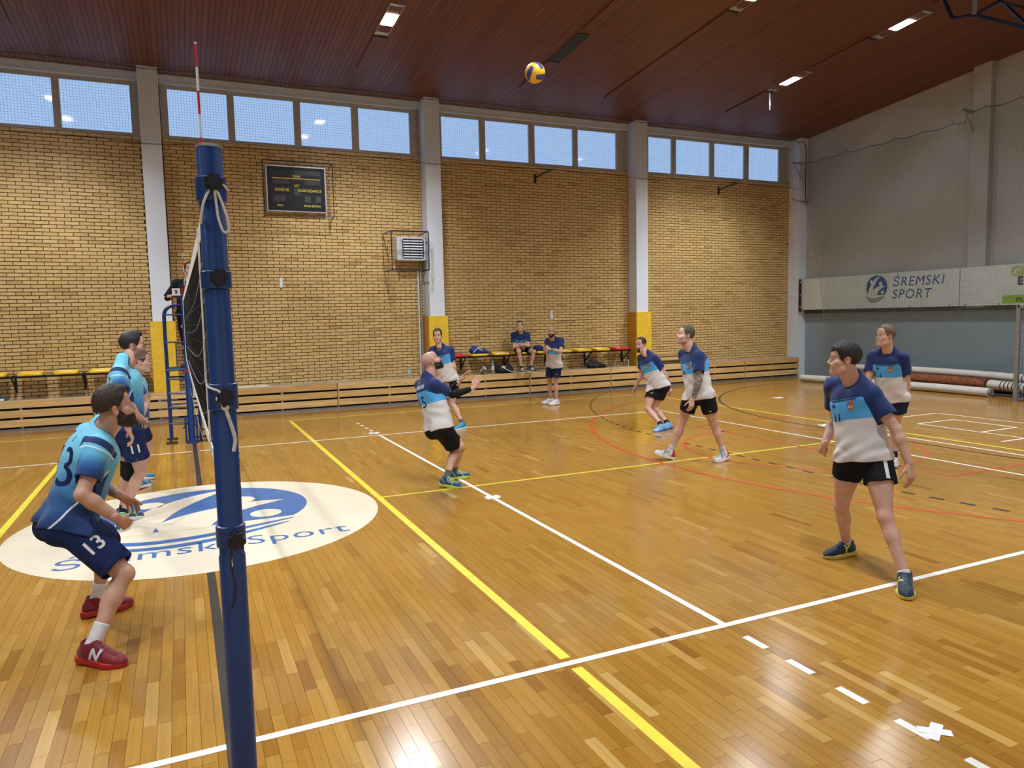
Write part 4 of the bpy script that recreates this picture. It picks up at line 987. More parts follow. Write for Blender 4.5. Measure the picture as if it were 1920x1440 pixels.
def mesh_obj(name, VF, m, parent, attrs=None, smooth=True):
    v, f = VF; off = np.array(worldloc(parent)) if parent else 0
    me = bpy.data.meshes.new(name); n = len(v); me.vertices.add(n); me.vertices.foreach_set('co', (v-off).astype(np.float32).ravel())
    me.loops.add(f.size); me.loops.foreach_set('vertex_index', f.astype(np.int32).ravel())
    me.polygons.add(len(f)); me.polygons.foreach_set('loop_start', np.arange(0, f.size, f.shape[1], dtype=np.int32)); me.polygons.foreach_set('use_smooth', [smooth]*len(f))
    for k, a in (attrs or {}).items():
        at = me.attributes.new(k, 'FLOAT', 'POINT'); at.data.foreach_set('value', np.asarray(a, np.float32))
    me.update(calc_edges=True); me.validate(); return link(name, me, m, parent)
def soft(prims, h, k=.02, wr=.004, fr=40, seed=0):
    lo = np.min([p[1] for p in prims], 0)-.03; hi = np.max([p[2] for p in prims], 0)+.03
    F = Field(lo, hi, h)
    for p in prims: F.add(p, k)
    F.disp(lambda X, Y, Z: wr*(np.sin(fr*X+fr*.6*Z+seed)+np.sin(fr*.8*Y-fr*Z+2*seed)*.7)); return F.mesh()
M_bagk = mat('black_bag_cloth', (.016, .016, .018), .75, noise=((40, 40, 40), .2)); M_bluec = mat('blue_cloth', (.012, .045, .24), .8, noise=((30, 30, 30), .15))
t = thing('sports_bag', 'open black sports bag with a pale towel on the ledge below the sitting player', 'bag', (7.42, 13.45, .605))
v = soft([ell((7.36, 13.46, .70), (.22, .15, .10)), ell((7.22, 13.46, .72), (.08, .13, .12)), ell((7.52, 13.46, .69), (.10, .13, .09))], .012, wr=.005); v[0][:, 2] = np.maximum(v[0][:, 2], .606); mesh_obj('body', v, M_bagk, t)
MB().tube(catmull([(7.25, 13.34, .78), (7.38, 13.28, .70), (7.52, 13.31, .64), (7.64, 13.33, .625)], 6, False), .016, 8, squash=.6).build('towel', M_tape, t, smooth=True)
v = soft([ell((7.33, 13.38, .75), (.075, .05, .05))], .010, wr=.004); mesh_obj('towel', v, mat('peach_cloth', (.65, .45, .28), .8), t)
MB().tube(catmull([(7.18, 13.36, .74), (7.24, 13.30, .86), (7.40, 13.32, .88), (7.56, 13.38, .76)], 6, False), .010, 6).build('handle', M_bagk, t, smooth=True)
t = thing('backpack', 'small black backpack lying on the ledge under the right hand seats', 'bag', (10.08, 13.47, .605))
v = soft([ell((10.0, 13.47, .70), (.22, .14, .10)), ell((10.26, 13.45, .66), (.16, .12, .06))], .014, wr=.006, seed=2); v[0][:, 2] = np.maximum(v[0][:, 2], .606); mesh_obj('body', v, M_bagk, t)
MB().tube(catmull([(9.92, 13.36, .76), (10.02, 13.30, .80), (10.18, 13.30, .72), (10.4, 13.34, .63)], 6, False), .012, 6).build('strap', M_bagk, t, smooth=True)
MB().rbox((9.95, 13.325, .66), (10.12, 13.36, .72), .02, axis=1).build('pocket', mat('dark_grey_cloth', (.04, .045, .05), .8), t)
t = thing('folded_jacket', 'blue jacket heaped on the yellow seat left of the sitting player', 'jacket', (6.65, 13.42, 1.13))
v = soft([ell((6.58, 13.46, 1.22), (.13, .14, .10)), ell((6.75, 13.44, 1.19), (.15, .14, .06)), ell((6.92, 13.42, 1.15), (.10, .10, .03))], .012, wr=.007, fr=46, seed=1); v[0][:, 2] = np.maximum(v[0][:, 2], 1.132); mesh_obj('cloth', v, M_bluec, t)
MB().tube(catmull([(6.50, 13.33, 1.16), (6.60, 13.29, 1.27), (6.72, 13.30, 1.21)], 6, False), .010, 6).build('white_trim', M_tape, t, smooth=True)
t = thing('folded_jacket', 'dark blue cloth on the seat between the sitting player and the standing shaved head man', 'jacket', (8.4, 13.45, 1.13))
v = soft([ell((8.36, 13.47, 1.20), (.14, .12, .09)), ell((8.5, 13.45, 1.17), (.10, .12, .05))], .012, wr=.006, fr=46, seed=3); v[0][:, 2] = np.maximum(v[0][:, 2], 1.132); mesh_obj('cloth', v, mat('navy_cloth', (.012, .02, .09), .8), t)
MB().tube(catmull([(8.27, 13.37, 1.16), (8.36, 13.35, 1.24), (8.48, 13.36, 1.19)], 6, False), .008, 6).build('seam_fold', mat('navy_cloth', (.012, .02, .09), .8), t, smooth=True)
# joints of each figure in metres, world space
JOINTS = {
 'wing13': {'pel': (-0.837, 1.724, 0.782), 'c7': (-0.621, 1.803, 1.339), 'head': (-0.529, 1.670, 1.487), 'hipL': (-0.868, 1.810, 0.781), 'hipR': (-0.798, 1.639, 0.775), 'shoL': (-0.715, 1.975, 1.284), 'shoR': (-0.617, 1.621, 1.247), 'elbL': (-0.696, 1.992, 0.979), 'elbR': (-0.716, 1.478, 0.995), 'wriL': (-0.526, 1.806, 0.889), 'wriR': (-0.526, 1.507, 0.806), 'hanL': (-0.453, 1.921, 0.799), 'hanR': (-0.456, 1.618, 0.709), 'kneL': (-0.649, 2.099, 0.520), 'kneR': (-0.519, 1.473, 0.469), 'ankL': (-0.757, 2.154, 0.101), 'ankR': (-0.706, 1.321, 0.101), 'toeL': (-0.571, 2.227, 0.038), 'toeR': (-0.548, 1.203, 0.030)},
 'blocker11': {'pel': (-0.635, 4.571, 1.014), 'c7': (-0.640, 4.536, 1.636), 'head': (-0.554, 4.652, 1.811), 'hipL': (-0.653, 4.665, 1.015), 'hipR': (-0.615, 4.482, 0.983), 'shoL': (-0.646, 4.730, 1.556), 'shoR': (-0.678, 4.350, 1.546), 'elbL': (-0.658, 4.470, 1.374), 'elbR': (-0.639, 4.139, 1.313), 'wriL': (-0.546, 4.342, 1.157), 'wriR': (-0.609, 4.104, 1.040), 'hanL': (-0.483, 4.455, 1.049), 'hanR': (-0.558, 4.155, 0.887), 'kneL': (-0.680, 4.737, 0.560), 'kneR': (-0.556, 4.608, 0.542), 'ankL': (-0.751, 4.783, 0.117), 'ankR': (-0.745, 4.594, 0.123), 'toeL': (-0.602, 4.906, 0.024), 'toeR': (-0.743, 4.399, 0.030)},
 'hidden5': {'pel': (-0.668, 6.404, 0.854), 'c7': (-0.656, 6.294, 1.436), 'head': (-0.567, 6.161, 1.582), 'hipL': (-0.670, 6.495, 0.837), 'hipR': (-0.667, 6.315, 0.866), 'shoL': (-0.658, 6.479, 1.357), 'shoR': (-0.658, 6.114, 1.349), 'elbL': (-0.536, 6.624, 1.120), 'elbR': (-0.531, 6.249, 1.109), 'wriL': (-0.598, 6.535, 0.879), 'wriR': (-0.606, 6.131, 0.885), 'hanL': (-0.611, 6.520, 0.718), 'hanR': (-0.622, 6.289, 0.854), 'kneL': (-0.698, 6.721, 0.459), 'kneR': (-0.564, 6.538, 0.501), 'ankL': (-0.736, 6.970, 0.109), 'ankR': (-0.682, 6.430, 0.103), 'toeL': (-0.544, 6.996, 0.035), 'toeR': (-0.587, 6.595, 0.027)},
 'libero': {'pel': (2.651, 4.712, 0.729), 'c7': (2.565, 4.830, 1.295), 'head': (2.613, 4.828, 1.503), 'hipL': (2.620, 4.797, 0.737), 'hipR': (2.678, 4.629, 0.724), 'shoL': (2.537, 5.000, 1.201), 'shoR': (2.602, 4.649, 1.230), 'elbL': (2.800, 4.930, 1.082), 'elbR': (2.848, 4.743, 1.094), 'wriL': (2.971, 4.821, 1.244), 'wriR': (3.084, 4.654, 1.164), 'hanL': (3.061, 4.797, 1.373), 'hanR': (3.162, 4.654, 1.305), 'kneL': (2.927, 4.742, 0.442), 'kneR': (2.887, 4.826, 0.405), 'ankL': (2.912, 4.975, 0.093), 'ankR': (2.691, 4.614, 0.098), 'toeL': (3.107, 4.976, 0.035), 'toeR': (2.815, 4.471, 0.029)},
 'midback': {'pel': (4.339, 9.130, 0.900), 'c7': (4.222, 9.187, 1.489), 'head': (4.184, 9.205, 1.705), 'hipL': (4.418, 9.084, 0.892), 'hipR': (4.260, 9.176, 0.904), 'shoL': (4.390, 9.094, 1.434), 'shoR': (4.131, 9.355, 1.433), 'elbL': (4.429, 9.039, 1.134), 'elbR': (4.122, 9.338, 1.127), 'wriL': (4.342, 9.051, 0.878), 'wriR': (4.118, 9.310, 0.862), 'hanL': (4.288, 9.047, 0.721), 'hanR': (4.115, 9.290, 0.700), 'kneL': (4.390, 9.084, 0.451), 'kneR': (4.244, 9.233, 0.466), 'ankL': (4.501, 8.866, 0.094), 'ankR': (4.253, 9.029, 0.085), 'toeL': (4.328, 8.771, 0.026), 'toeR': (4.076, 8.933, 0.035)},
 'seated': {'pel': (7.896, 13.490, 1.180), 'c7': (7.793, 13.300, 1.631), 'head': (7.722, 13.184, 1.798), 'hipL': (7.985, 13.469, 1.180), 'hipR': (7.807, 13.510, 1.181), 'shoL': (7.978, 13.288, 1.550), 'shoR': (7.628, 13.391, 1.559), 'elbL': (7.928, 13.141, 1.291), 'elbR': (7.607, 13.309, 1.269), 'wriL': (7.692, 13.256, 1.339), 'wriR': (7.834, 13.187, 1.334), 'hanL': (7.597, 13.384, 1.369), 'hanR': (7.981, 13.206, 1.401), 'kneL': (8.023, 13.033, 1.135), 'kneR': (7.641, 13.106, 1.137), 'ankL': (7.959, 13.114, 0.715), 'ankR': (7.719, 13.107, 0.712), 'toeL': (8.055, 12.947, 0.640), 'toeR': (7.653, 12.924, 0.640)},
 'coach': {'pel': (7.574, 11.084, 0.934), 'c7': (7.497, 10.965, 1.499), 'head': (7.429, 10.906, 1.691), 'hipL': (7.616, 11.007, 0.938), 'hipR': (7.534, 11.164, 0.920), 'shoL': (7.645, 10.848, 1.464), 'shoR': (7.446, 11.146, 1.453), 'elbL': (7.543, 10.686, 1.238), 'elbR': (7.324, 10.978, 1.239), 'wriL': (7.292, 10.708, 1.298), 'wriR': (7.176, 10.766, 1.265), 'hanL': (7.152, 10.713, 1.372), 'hanR': (7.119, 10.701, 1.397), 'kneL': (7.629, 11.119, 0.522), 'kneR': (7.572, 11.322, 0.519), 'ankL': (7.647, 11.149, 0.101), 'ankR': (7.621, 11.384, 0.104), 'toeL': (7.461, 11.098, 0.036), 'toeR': (7.429, 11.390, 0.043)},
 'runner': {'pel': (7.577, 7.106, 0.743), 'c7': (7.430, 7.240, 1.299), 'head': (7.346, 7.310, 1.484), 'hipL': (7.636, 7.040, 0.735), 'hipR': (7.516, 7.173, 0.746), 'shoL': (7.481, 7.066, 1.225), 'shoR': (7.425, 7.424, 1.230), 'elbL': (7.637, 7.018, 0.972), 'elbR': (7.424, 7.413, 0.931), 'wriL': (7.747, 7.043, 0.736), 'wriR': (7.374, 7.545, 0.710), 'hanL': (7.782, 6.998, 0.586), 'hanR': (7.384, 7.631, 0.575), 'kneL': (7.534, 7.201, 0.343), 'kneR': (7.336, 7.106, 0.355), 'ankL': (7.604, 6.861, 0.092), 'ankR': (7.403, 6.776, 0.089), 'toeL': (7.420, 6.803, 0.018), 'toeR': (7.216, 6.728, 0.012)},
 'tattoo13': {'pel': (6.208, 4.291, 0.926), 'c7': (6.143, 4.366, 1.521), 'head': (6.052, 4.383, 1.721), 'hipL': (6.243, 4.207, 0.925), 'hipR': (6.174, 4.378, 0.920), 'shoL': (6.109, 4.184, 1.440), 'shoR': (6.140, 4.553, 1.444), 'elbL': (6.062, 4.123, 1.142), 'elbR': (6.209, 4.493, 1.150), 'wriL': (5.973, 4.144, 0.889), 'wriR': (6.241, 4.445, 0.886), 'hanL': (5.946, 4.142, 0.725), 'hanR': (6.256, 4.457, 0.724), 'kneL': (6.404, 4.237, 0.511), 'kneR': (6.114, 4.554, 0.515), 'ankL': (6.557, 4.208, 0.104), 'ankR': (5.987, 4.639, 0.105), 'toeL': (6.368, 4.157, 0.030), 'toeR': (5.782, 4.686, 0.116)},
 'right11': {'pel': (4.605, 0.353, 0.877), 'c7': (4.637, 0.488, 1.459), 'head': (4.510, 0.467, 1.634), 'hipL': (4.656, 0.278, 0.872), 'hipR': (4.555, 0.428, 0.890), 'shoL': (4.625, 0.313, 1.365), 'shoR': (4.630, 0.678, 1.399), 'elbL': (4.678, 0.141, 1.120), 'elbR': (4.733, 0.746, 1.120), 'wriL': (4.690, 0.034, 0.875), 'wriR': (4.554, 0.690, 0.935), 'hanL': (4.689, -0.004, 0.716), 'hanR': (4.617, 0.818, 0.859), 'kneL': (4.548, 0.112, 0.479), 'kneR': (4.576, 0.529, 0.464), 'ankL': (4.514, -0.087, 0.101), 'ankR': (4.769, 0.640, 0.097), 'toeL': (4.369, -0.217, 0.030), 'toeR': (4.573, 0.654, 0.030)},
 'back1': {'pel': (7.946, 2.735, 0.904), 'c7': (7.857, 2.726, 1.497), 'head': (7.753, 2.685, 1.686), 'hipL': (7.985, 2.654, 0.918), 'hipR': (7.909, 2.818, 0.884), 'shoL': (7.909, 2.553, 1.403), 'shoR': (7.792, 2.901, 1.415), 'elbL': (8.009, 2.581, 1.115), 'elbR': (7.692, 2.871, 1.127), 'wriL': (8.103, 2.652, 0.875), 'wriR': (7.742, 2.859, 0.864), 'hanL': (8.072, 2.645, 0.714), 'hanR': (7.579, 2.856, 0.864), 'kneL': (8.133, 2.822, 0.535), 'kneR': (8.078, 3.013, 0.521), 'ankL': (8.102, 2.799, 0.103), 'ankR': (8.150, 3.123, 0.104), 'toeL': (8.249, 2.923, 0.027), 'toeR': (7.964, 3.053, 0.040)},
 'referee': {'pel': (0.039, 10.178, 2.201), 'c7': (0.065, 10.394, 2.745), 'head': (0.093, 10.381, 2.958), 'hipL': (0.128, 10.170, 2.197), 'hipR': (-0.051, 10.186, 2.198), 'shoL': (0.234, 10.299, 2.780), 'shoR': (-0.122, 10.336, 2.720), 'elbL': (0.290, 10.287, 2.486), 'elbR': (-0.280, 10.326, 2.466), 'wriL': (0.134, 10.079, 2.460), 'wriR': (-0.220, 10.073, 2.491), 'hanL': (0.135, 10.012, 2.314), 'hanR': (-0.084, 9.991, 2.501), 'kneL': (0.131, 10.284, 1.777), 'kneR': (-0.046, 10.295, 1.777), 'ankL': (0.126, 10.382, 1.362), 'ankR': (-0.041, 10.392, 1.362), 'toeL': (0.137, 10.187, 1.300), 'toeR': (-0.092, 10.204, 1.300)},
}
# ------------------------------------------------------------------ people
def unit(v): v = np.asarray(v, float); return v/(np.linalg.norm(v)+1e-9)
def lerp(a, b, t): return np.asarray(a, float)*(1-t)+np.asarray(b, float)*t
def skin_mat(name, col):
    if name in MATS: return MATS[name]
    m = bpy.data.materials.new(name); m.use_nodes = True; nt = m.node_tree; b = nt.nodes['Principled BSDF']
    b.inputs['Roughness'].default_value = .48; b.inputs['Specular IOR Level'].default_value = .4
    a = nd(nt, 'ShaderNodeAttribute', attribute_name='blush'); g = nd(nt, 'ShaderNodeNewGeometry'); nz = nd(nt, 'ShaderNodeTexNoise'); nz.inputs['Scale'].default_value = 14; nz.inputs['Detail'].default_value = 5
    nt.links.new(g.outputs['Position'], nz.inputs['Vector'])
    r = ramp(nt, [(.3, tuple(c*.90 for c in col)), (.7, tuple(min(1, c*1.08) for c in col))]); nt.links.new(nz.outputs[0], r.inputs[0])
    mx = nd(nt, 'ShaderNodeMix', data_type='RGBA'); mx.inputs[7].default_value = (col[0]*.80, col[1]*.42, col[2]*.40, 1)
    nt.links.new(a.outputs['Fac'], mx.inputs[0]); nt.links.new(r.outputs[0], mx.inputs[6])
    a2 = nd(nt, 'ShaderNodeAttribute', attribute_name='stubble'); m2 = nd(nt, 'ShaderNodeMix', data_type='RGBA'); m2.inputs[7].default_value = (.050, .034, .027, 1)
    nt.links.new(a2.outputs['Fac'], m2.inputs[0]); nt.links.new(mx.outputs[2], m2.inputs[6]); nt.links.new(m2.outputs[2], b.inputs['Base Color'])
    MATS[name] = m; return m
def tattoo_mat(name, col):
    if name in MATS: return MATS[name]
    m = bpy.data.materials.new(name); m.use_nodes = True; nt = m.node_tree; b = nt.nodes['Principled BSDF']; b.inputs['Roughness'].default_value = .5
    g = nd(nt, 'ShaderNodeNewGeometry'); nz = nd(nt, 'ShaderNodeTexNoise'); nz.inputs['Scale'].default_value = 38; nz.inputs['Detail'].default_value = 3; nt.links.new(g.outputs['Position'], nz.inputs['Vector'])
    r = ramp(nt, [(.40, (.07, .06, .055)), (.52, (.17, .13, .105)), (.66, (.40, .28, .22))]); nt.links.new(nz.outputs[0], r.inputs[0]); nt.links.new(r.outputs[0], b.inputs['Base Color'])
    MATS[name] = m; return m
def mnode(nt, op, a, b=None, c=None):
    n = nd(nt, 'ShaderNodeMath', operation=op)
    for i, v in enumerate((a, b, c)):
        if v is None: continue
        if isinstance(v, (int, float)): n.inputs[i].default_value = v
        else: nt.links.new(v, n.inputs[i])
    return n.outputs[0]
def mixc(nt, f, a, b):
    n = nd(nt, 'ShaderNodeMix', data_type='RGBA'); nt.links.new(f, n.inputs[0])
    for i, v in ((6, a), (7, b)):
        if isinstance(v, tuple): n.inputs[i].default_value = (*v, 1)
        else: nt.links.new(v, n.inputs[i])
    return n.outputs[2]
def cloth_base(name):
    m = bpy.data.materials.new(name); m.use_nodes = True; nt = m.node_tree; b = nt.nodes['Principled BSDF']; b.inputs['Roughness'].default_value = .75; b.inputs['Specular IOR Level'].default_value = .25
    b.inputs['Sheen Weight'].default_value = .15
    at = lambda q: nd(nt, 'ShaderNodeAttribute', attribute_name=q).outputs['Fac']
    return m, nt, b, at
NAVY, SKYB, WHT = (.009, .026, .115), (.075, .36, .74), (.62, .60, .585)
def home_shirt():
    if 'home' in MATS: return MATS['home']
    m, nt, b, at = cloth_base('navy_blue_white_jersey'); s, slm, lat = at('s'), at('slm'), at('lat')
    torso = mnode(nt, 'LESS_THAN', slm, 0)
    blue = mnode(nt, 'MULTIPLY', mnode(nt, 'GREATER_THAN', s, .14), mnode(nt, 'MULTIPLY', torso, mnode(nt, 'LESS_THAN', mnode(nt, 'ABSOLUTE', lat), .2)))
    white = mnode(nt, 'MULTIPLY', mnode(nt, 'GREATER_THAN', s, .30), torso)
    c = mixc(nt, white, mixc(nt, blue, NAVY, SKYB), WHT); nt.links.new(c, b.inputs['Base Color']); MATS['home'] = m; return m
def away_shirt():
    if 'away' in MATS: return MATS['away']
    m, nt, b, at = cloth_base('light_blue_fading_jersey'); s, slv, slm, lat, fr = at('s'), at('slv'), at('slm'), at('lat'), at('fr')
    body = ramp(nt, [(0, (.16, .54, .72)), (.28, (.15, .50, .70)), (.50, (.075, .29, .52)), (.72, (.022, .10, .27)), (1, (.010, .035, .14))])
    nt.links.new(mnode(nt, 'DIVIDE', s, .62), body.inputs[0])
    slr = ramp(nt, [(0, (.17, .55, .74)), (.35, (.13, .46, .68)), (.66, (.03, .14, .35)), (.9, (.010, .045, .17))]); nt.links.new(mnode(nt, 'DIVIDE', slv, .205), slr.inputs[0])
    issl = mnode(nt, 'GREATER_THAN', slm, 0); c = mixc(nt, issl, body.outputs[0], slr.outputs[0])
    # dark swoosh over the shoulder seam with a white flash
    q = mnode(nt, 'ADD', slv, mnode(nt, 'MULTIPLY', fr, -.25)); sw = mnode(nt, 'LESS_THAN', mnode(nt, 'ABSOLUTE', mnode(nt, 'SUBTRACT', q, .012)), .024)
    c = mixc(nt, mnode(nt, 'MULTIPLY', sw, mnode(nt, 'GREATER_THAN', slm, -.004)), c, (.010, .030, .12))
    fl = mnode(nt, 'LESS_THAN', mnode(nt, 'ABSOLUTE', mnode(nt, 'SUBTRACT', mnode(nt, 'ADD', q, mnode(nt, 'MULTIPLY', s, .6)), .12)), .007)
    c = mixc(nt, mnode(nt, 'MULTIPLY', fl, mnode(nt, 'MULTIPLY', mnode(nt, 'LESS_THAN', s, .26), mnode(nt, 'GREATER_THAN', slm, .0))), c, (.70, .80, .84))
    # dark side panel edged in white
    w = mnode(nt, 'SUBTRACT', fr, mnode(nt, 'SUBTRACT', .09, mnode(nt, 'MULTIPLY', mnode(nt, 'SUBTRACT', s, .22), .50)))
    low = mnode(nt, 'MULTIPLY', mnode(nt, 'MULTIPLY', mnode(nt, 'GREATER_THAN', s, .22), mnode(nt, 'LESS_THAN', slm, 0)), mnode(nt, 'MULTIPLY', mnode(nt, 'GREATER_THAN', mnode(nt, 'ABSOLUTE', lat), .075), mnode(nt, 'LESS_THAN', fr, .085)))
    c = mixc(nt, mnode(nt, 'MULTIPLY', low, mnode(nt, 'GREATER_THAN', w, -.012)), c, (.60, .70, .76))
    c = mixc(nt, mnode(nt, 'MULTIPLY', low, mnode(nt, 'GREATER_THAN', w, 0)), c, (.011, .036, .135))
    c = mixc(nt, mnode(nt, 'LESS_THAN', at('neck'), .016), c, (.010, .030, .12))
    nt.links.new(c, b.inputs['Base Color']); MATS['away'] = m; return m
def plain_cloth(name, col, rough=.8): return mat(name, col, rough, spec=.2, noise=((20, 20, 20), .12))
def shoe_mat(name, base, acc, heel=None):
    if name in MATS: return MATS[name]
    m, nt, b, at = cloth_base(name); b.inputs['Roughness'].default_value = .5
    l, u = at('along'), at('up'); c = mixc(nt, mnode(nt, 'GREATER_THAN', mnode(nt, 'SINE', mnode(nt, 'MULTIPLY', mnode(nt, 'ADD', l, mnode(nt, 'MULTIPLY', u, .6)), 62)), .955), base, acc)
    # laces over the instep
    lace = mnode(nt, 'MULTIPLY', mnode(nt, 'GREATER_THAN', u, .062), mnode(nt, 'GREATER_THAN', l, .03)); c = mixc(nt, mnode(nt, 'MULTIPLY', lace, mnode(nt, 'GREATER_THAN', mnode(nt, 'SINE', mnode(nt, 'MULTIPLY', l, 420)), .1)), c, acc)
    if heel: c = mixc(nt, mnode(nt, 'LESS_THAN', l, -.01), c, heel)
    nt.links.new(c, b.inputs['Base Color']); MATS[name] = m; return m
HAIRC = {}
def hair_mat(name, col):
    if name in MATS: return MATS[name]
    m = mat(name, col, .5, spec=.4, noise=((160, 160, 50), .45), bump=.5); return m

def head_frame(c, yaw, pitch, roll=0):
    y, p = math.radians(yaw), math.radians(pitch)
    f = np.array([math.cos(y)*math.cos(p), math.sin(y)*math.cos(p), math.sin(p)]); r = np.array([math.sin(y), -math.cos(y), 0]); u = np.cross(r, f)
    if roll:
        a = math.radians(roll); r, u = r*math.cos(a)+u*math.sin(a), u*math.cos(a)-r*math.sin(a)
    return np.array([r, f, u]), np.array(c, float)
def head_prims(F, c, s):
    """add/sub lists for a head: r = its right, f = forward, u = up; origin between the ears"""
    P = lambda r, f, u: c+s*(r*F[0]+f*F[1]+u*F[2]); E = lambda p, rad: ell(P(*p), np.array(rad)*s, F)
    add = [(E((0, -.012, .040), (.076, .098, .086)), .02), (E((0, .030, -.030), (.062, .068, .082)), .03), (E((0, .050, -.075), (.044, .046, .048)), .025),
           (cone(P(0, .082, -.108), P(0, .078, -.100), .021*s, .024*s), .025)]
    for q in (-1, 1):
        add += [(E((q*.048, .056, -.026), (.024, .026, .026)), .02), (cone(P(q*.052, .008, -.075), P(q*.025, .068, -.108), .020*s, .018*s), .03), (E((q*.030, .074, -.050), (.022, .020, .028)), .02)]
    add += [(cone(P(-.040, .078, .024), P(-.012, .089, .020), .012*s, .012*s), .014), (cone(P(.040, .078, .024), P(.012, .089, .020), .012*s, .012*s), .014), (E((0, .068, .060), (.056, .030, .040)), .03)]
    sub = [(E((q*.033, .100, -.002), (.019, .018, .013)), .012) for q in (-1, 1)]
    add2 = [(E((q*.032, .076, -.001), (.0165, .0150, .0130)), .004) for q in (-1, 1)]+[(E((q*.032, .0775, .0065), (.0175, .0165, .0075)), .004) for q in (-1, 1)]
    add2 += [(cone(P(0, .090, .010), P(0, .116, -.032), .0085*s, .0115*s), .010), (cone(P(-.013, .102, -.040), P(.013, .102, -.040), .0085*s, .0085*s), .008)]
    add2 += [(cone(P(-.020, .087, -.068), P(.020, .087, -.068), .0060*s, .0060*s), .006), (cone(P(0, .097, -.0655), P(0, .096, -.0655), .006*s, .006*s), .008), (cone(P(-.016, .088, -.078), P(.016, .088, -.078), .0075*s, .0075*s), .006), (E((0, .090, -.078), (.014, .009, .007)), .006)]
    sub2 = [(E((0, .100, -.0725), (.022, .010, .0016)), .003)]
    for q in (-1, 1):
        EF = np.array([F[0]*.86-q*F[1]*.5, F[1]*.86+q*F[0]*.5, F[2]])
        add2 += [(ell(P(q*.080, -.012, -.006), np.array([.0075, .020, .033])*s, EF), .008)]
        sub2 += [(ell(P(q*.090, -.006, -.002), np.array([.008, .010, .017])*s, EF), .005)]
    return add, sub, add2, sub2
def build_hair(pn, F, c, s, st, h, parent, wig=0):
    """st: top, side thickness, front hairline height, sideburn, recede, col"""
    m = hair_mat('hair_'+st['name'], st['col']); lo = c-.20; hi = c+.20
    top, side = st.get('top', .02), st.get('side', .008)
    def loc(X, Y, Z):
        x, y, z = X-c[0], Y-c[1], Z-c[2]; return [(x*F[i, 0]+y*F[i, 1]+z*F[i, 2])/s for i in range(3)]
    if top > 0:
        fl = Field(lo, hi, h)
        base = ell(c+s*(-.012*F[1]+.040*F[2]), np.array([.076+side, .098+side*1.1, .086+side])*s, F); fl.add(base, .01)
        fl.add(ell(c+s*((st.get('fwd', .01)-.012)*F[1]+(.052+top*.5)*F[2]), np.array([.068+top*.3, .088+top*.4, .074+top*.55])*s, F), .02)
        if st.get('quiff'): fl.add(ell(c+s*(.055*F[1]+(.105+top*.4)*F[2]), np.array([.05, .040, .022])*s, F), .02)
        if st.get('fringe'): fl.add(ell(c+s*(.060*F[1]+.080*F[2]), np.array([.064, .036, .034])*s, F), .02)
        hl, sb, rc = st.get('line', .072), st.get('burn', -.03), st.get('recede', 0)
        nape = st.get('nape', -.045)
        def cut(X, Y, Z):
            r, f, u = loc(X, Y, Z); ar = np.abs(r)
            front = np.clip((f-.015)/.055, 0, 1)          # 0 behind the ear, 1 at the forehead
            lim = nape*(1-np.clip((f+.06)/.06, 0, 1))+sb*np.clip((f+.06)/.06, 0, 1)
            lim = lim*(1-front)+(hl+rc*np.clip((ar-.018)/.03, 0, 1)+.01*np.sin(60*r))*front
            ear = .030-np.sqrt((f+.010)**2+((u+.004)*.9)**2)   # clear the ears
            d = np.maximum((lim-u), np.where(ar > .055, ear, -1)); return d*s
        fl.clip(cut); k = st.get('rough', .0016)
        fl.disp(lambda X, Y, Z: k*s*(np.sin(330*X+70*Z+9*np.sin(40*Y))+np.sin(340*Y-60*Z)+.8*np.sin(260*X-260*Y+60*Z))/2)
        if wig: pass
        mesh_obj('hair', fl.mesh(), m, parent)
    if st.get('beard'):
        bd = st['beard']; fl = Field(lo, hi, h)
        P = lambda r, f, u: c+s*(r*F[0]+f*F[1]+u*F[2]); E = lambda p, rad: ell(P(*p), (np.array(rad)+bd)*s, F)
        fl.add(E((0, .030, -.030), (.0625, .0685, .082)), .03); fl.add(E((0, .050, -.075), (.0445, .0465, .049)), .02); fl.add(cone(P(0, .082, -.108-bd), P(0, .078, -.100), (.021+bd*1.3)*s, (.024+bd)*s), .02)
        for q in (-1, 1):
            fl.add(cone(P(q*.052, .008, -.075), P(q*.025, .068, -.108), (.020+bd)*s, (.018+bd)*s), .02); fl.add(E((q*.030, .074, -.052), (.0215, .0195, .028)), .02)
        fl.add(cone(P(-.020, .094, -.058), P(.020, .094, -.058), (.005+bd*.35)*s, (.005+bd*.35)*s), .01)
        goat = st.get('goatee')
        def cut(X, Y, Z):
            r, f, u = loc(X, Y, Z); ar = np.abs(r)
            top_ = -.052+np.where(f < .05, (.05-f)*1.25, 0)+0*u
            mouth = .0095-np.sqrt((np.maximum(ar-.014, 0))**2+((u+.0735))**2)
            d = np.maximum(u-top_, -f-.012); d = np.maximum(d, np.where(f > .07, mouth, -1))
            nose = np.maximum(.020-np.sqrt(r**2+(u+.036)**2), -1); d = np.maximum(d, np.where(f > .09, nose, -1))
            if goat: d = np.maximum(d, ar-.036)
            return d*s
        fl.clip(cut); fl.disp(lambda X, Y, Z: .0016*s*(np.sin(260*X+170*Z)+np.sin(240*Y-190*Z)))
        mesh_obj('beard', fl.mesh(), m if 'bcol' not in st else hair_mat('beard_'+st['name'], st['bcol']), parent)
    mb = MB(); P = lambda r, f, u: c+s*(r*F[0]+f*F[1]+u*F[2])
    for q in (-1, 1): mb.tube([P(q*.012, .0985, .0210), P(q*.030, .0965, .0245), P(q*.050, .082, .018)], .0056*s, 6, squash=.8, r2=.0034*s)
    mb.build('eyebrows', hair_mat('brow_'+st['name'], st.get('brow', st['col'])), parent, smooth=True)
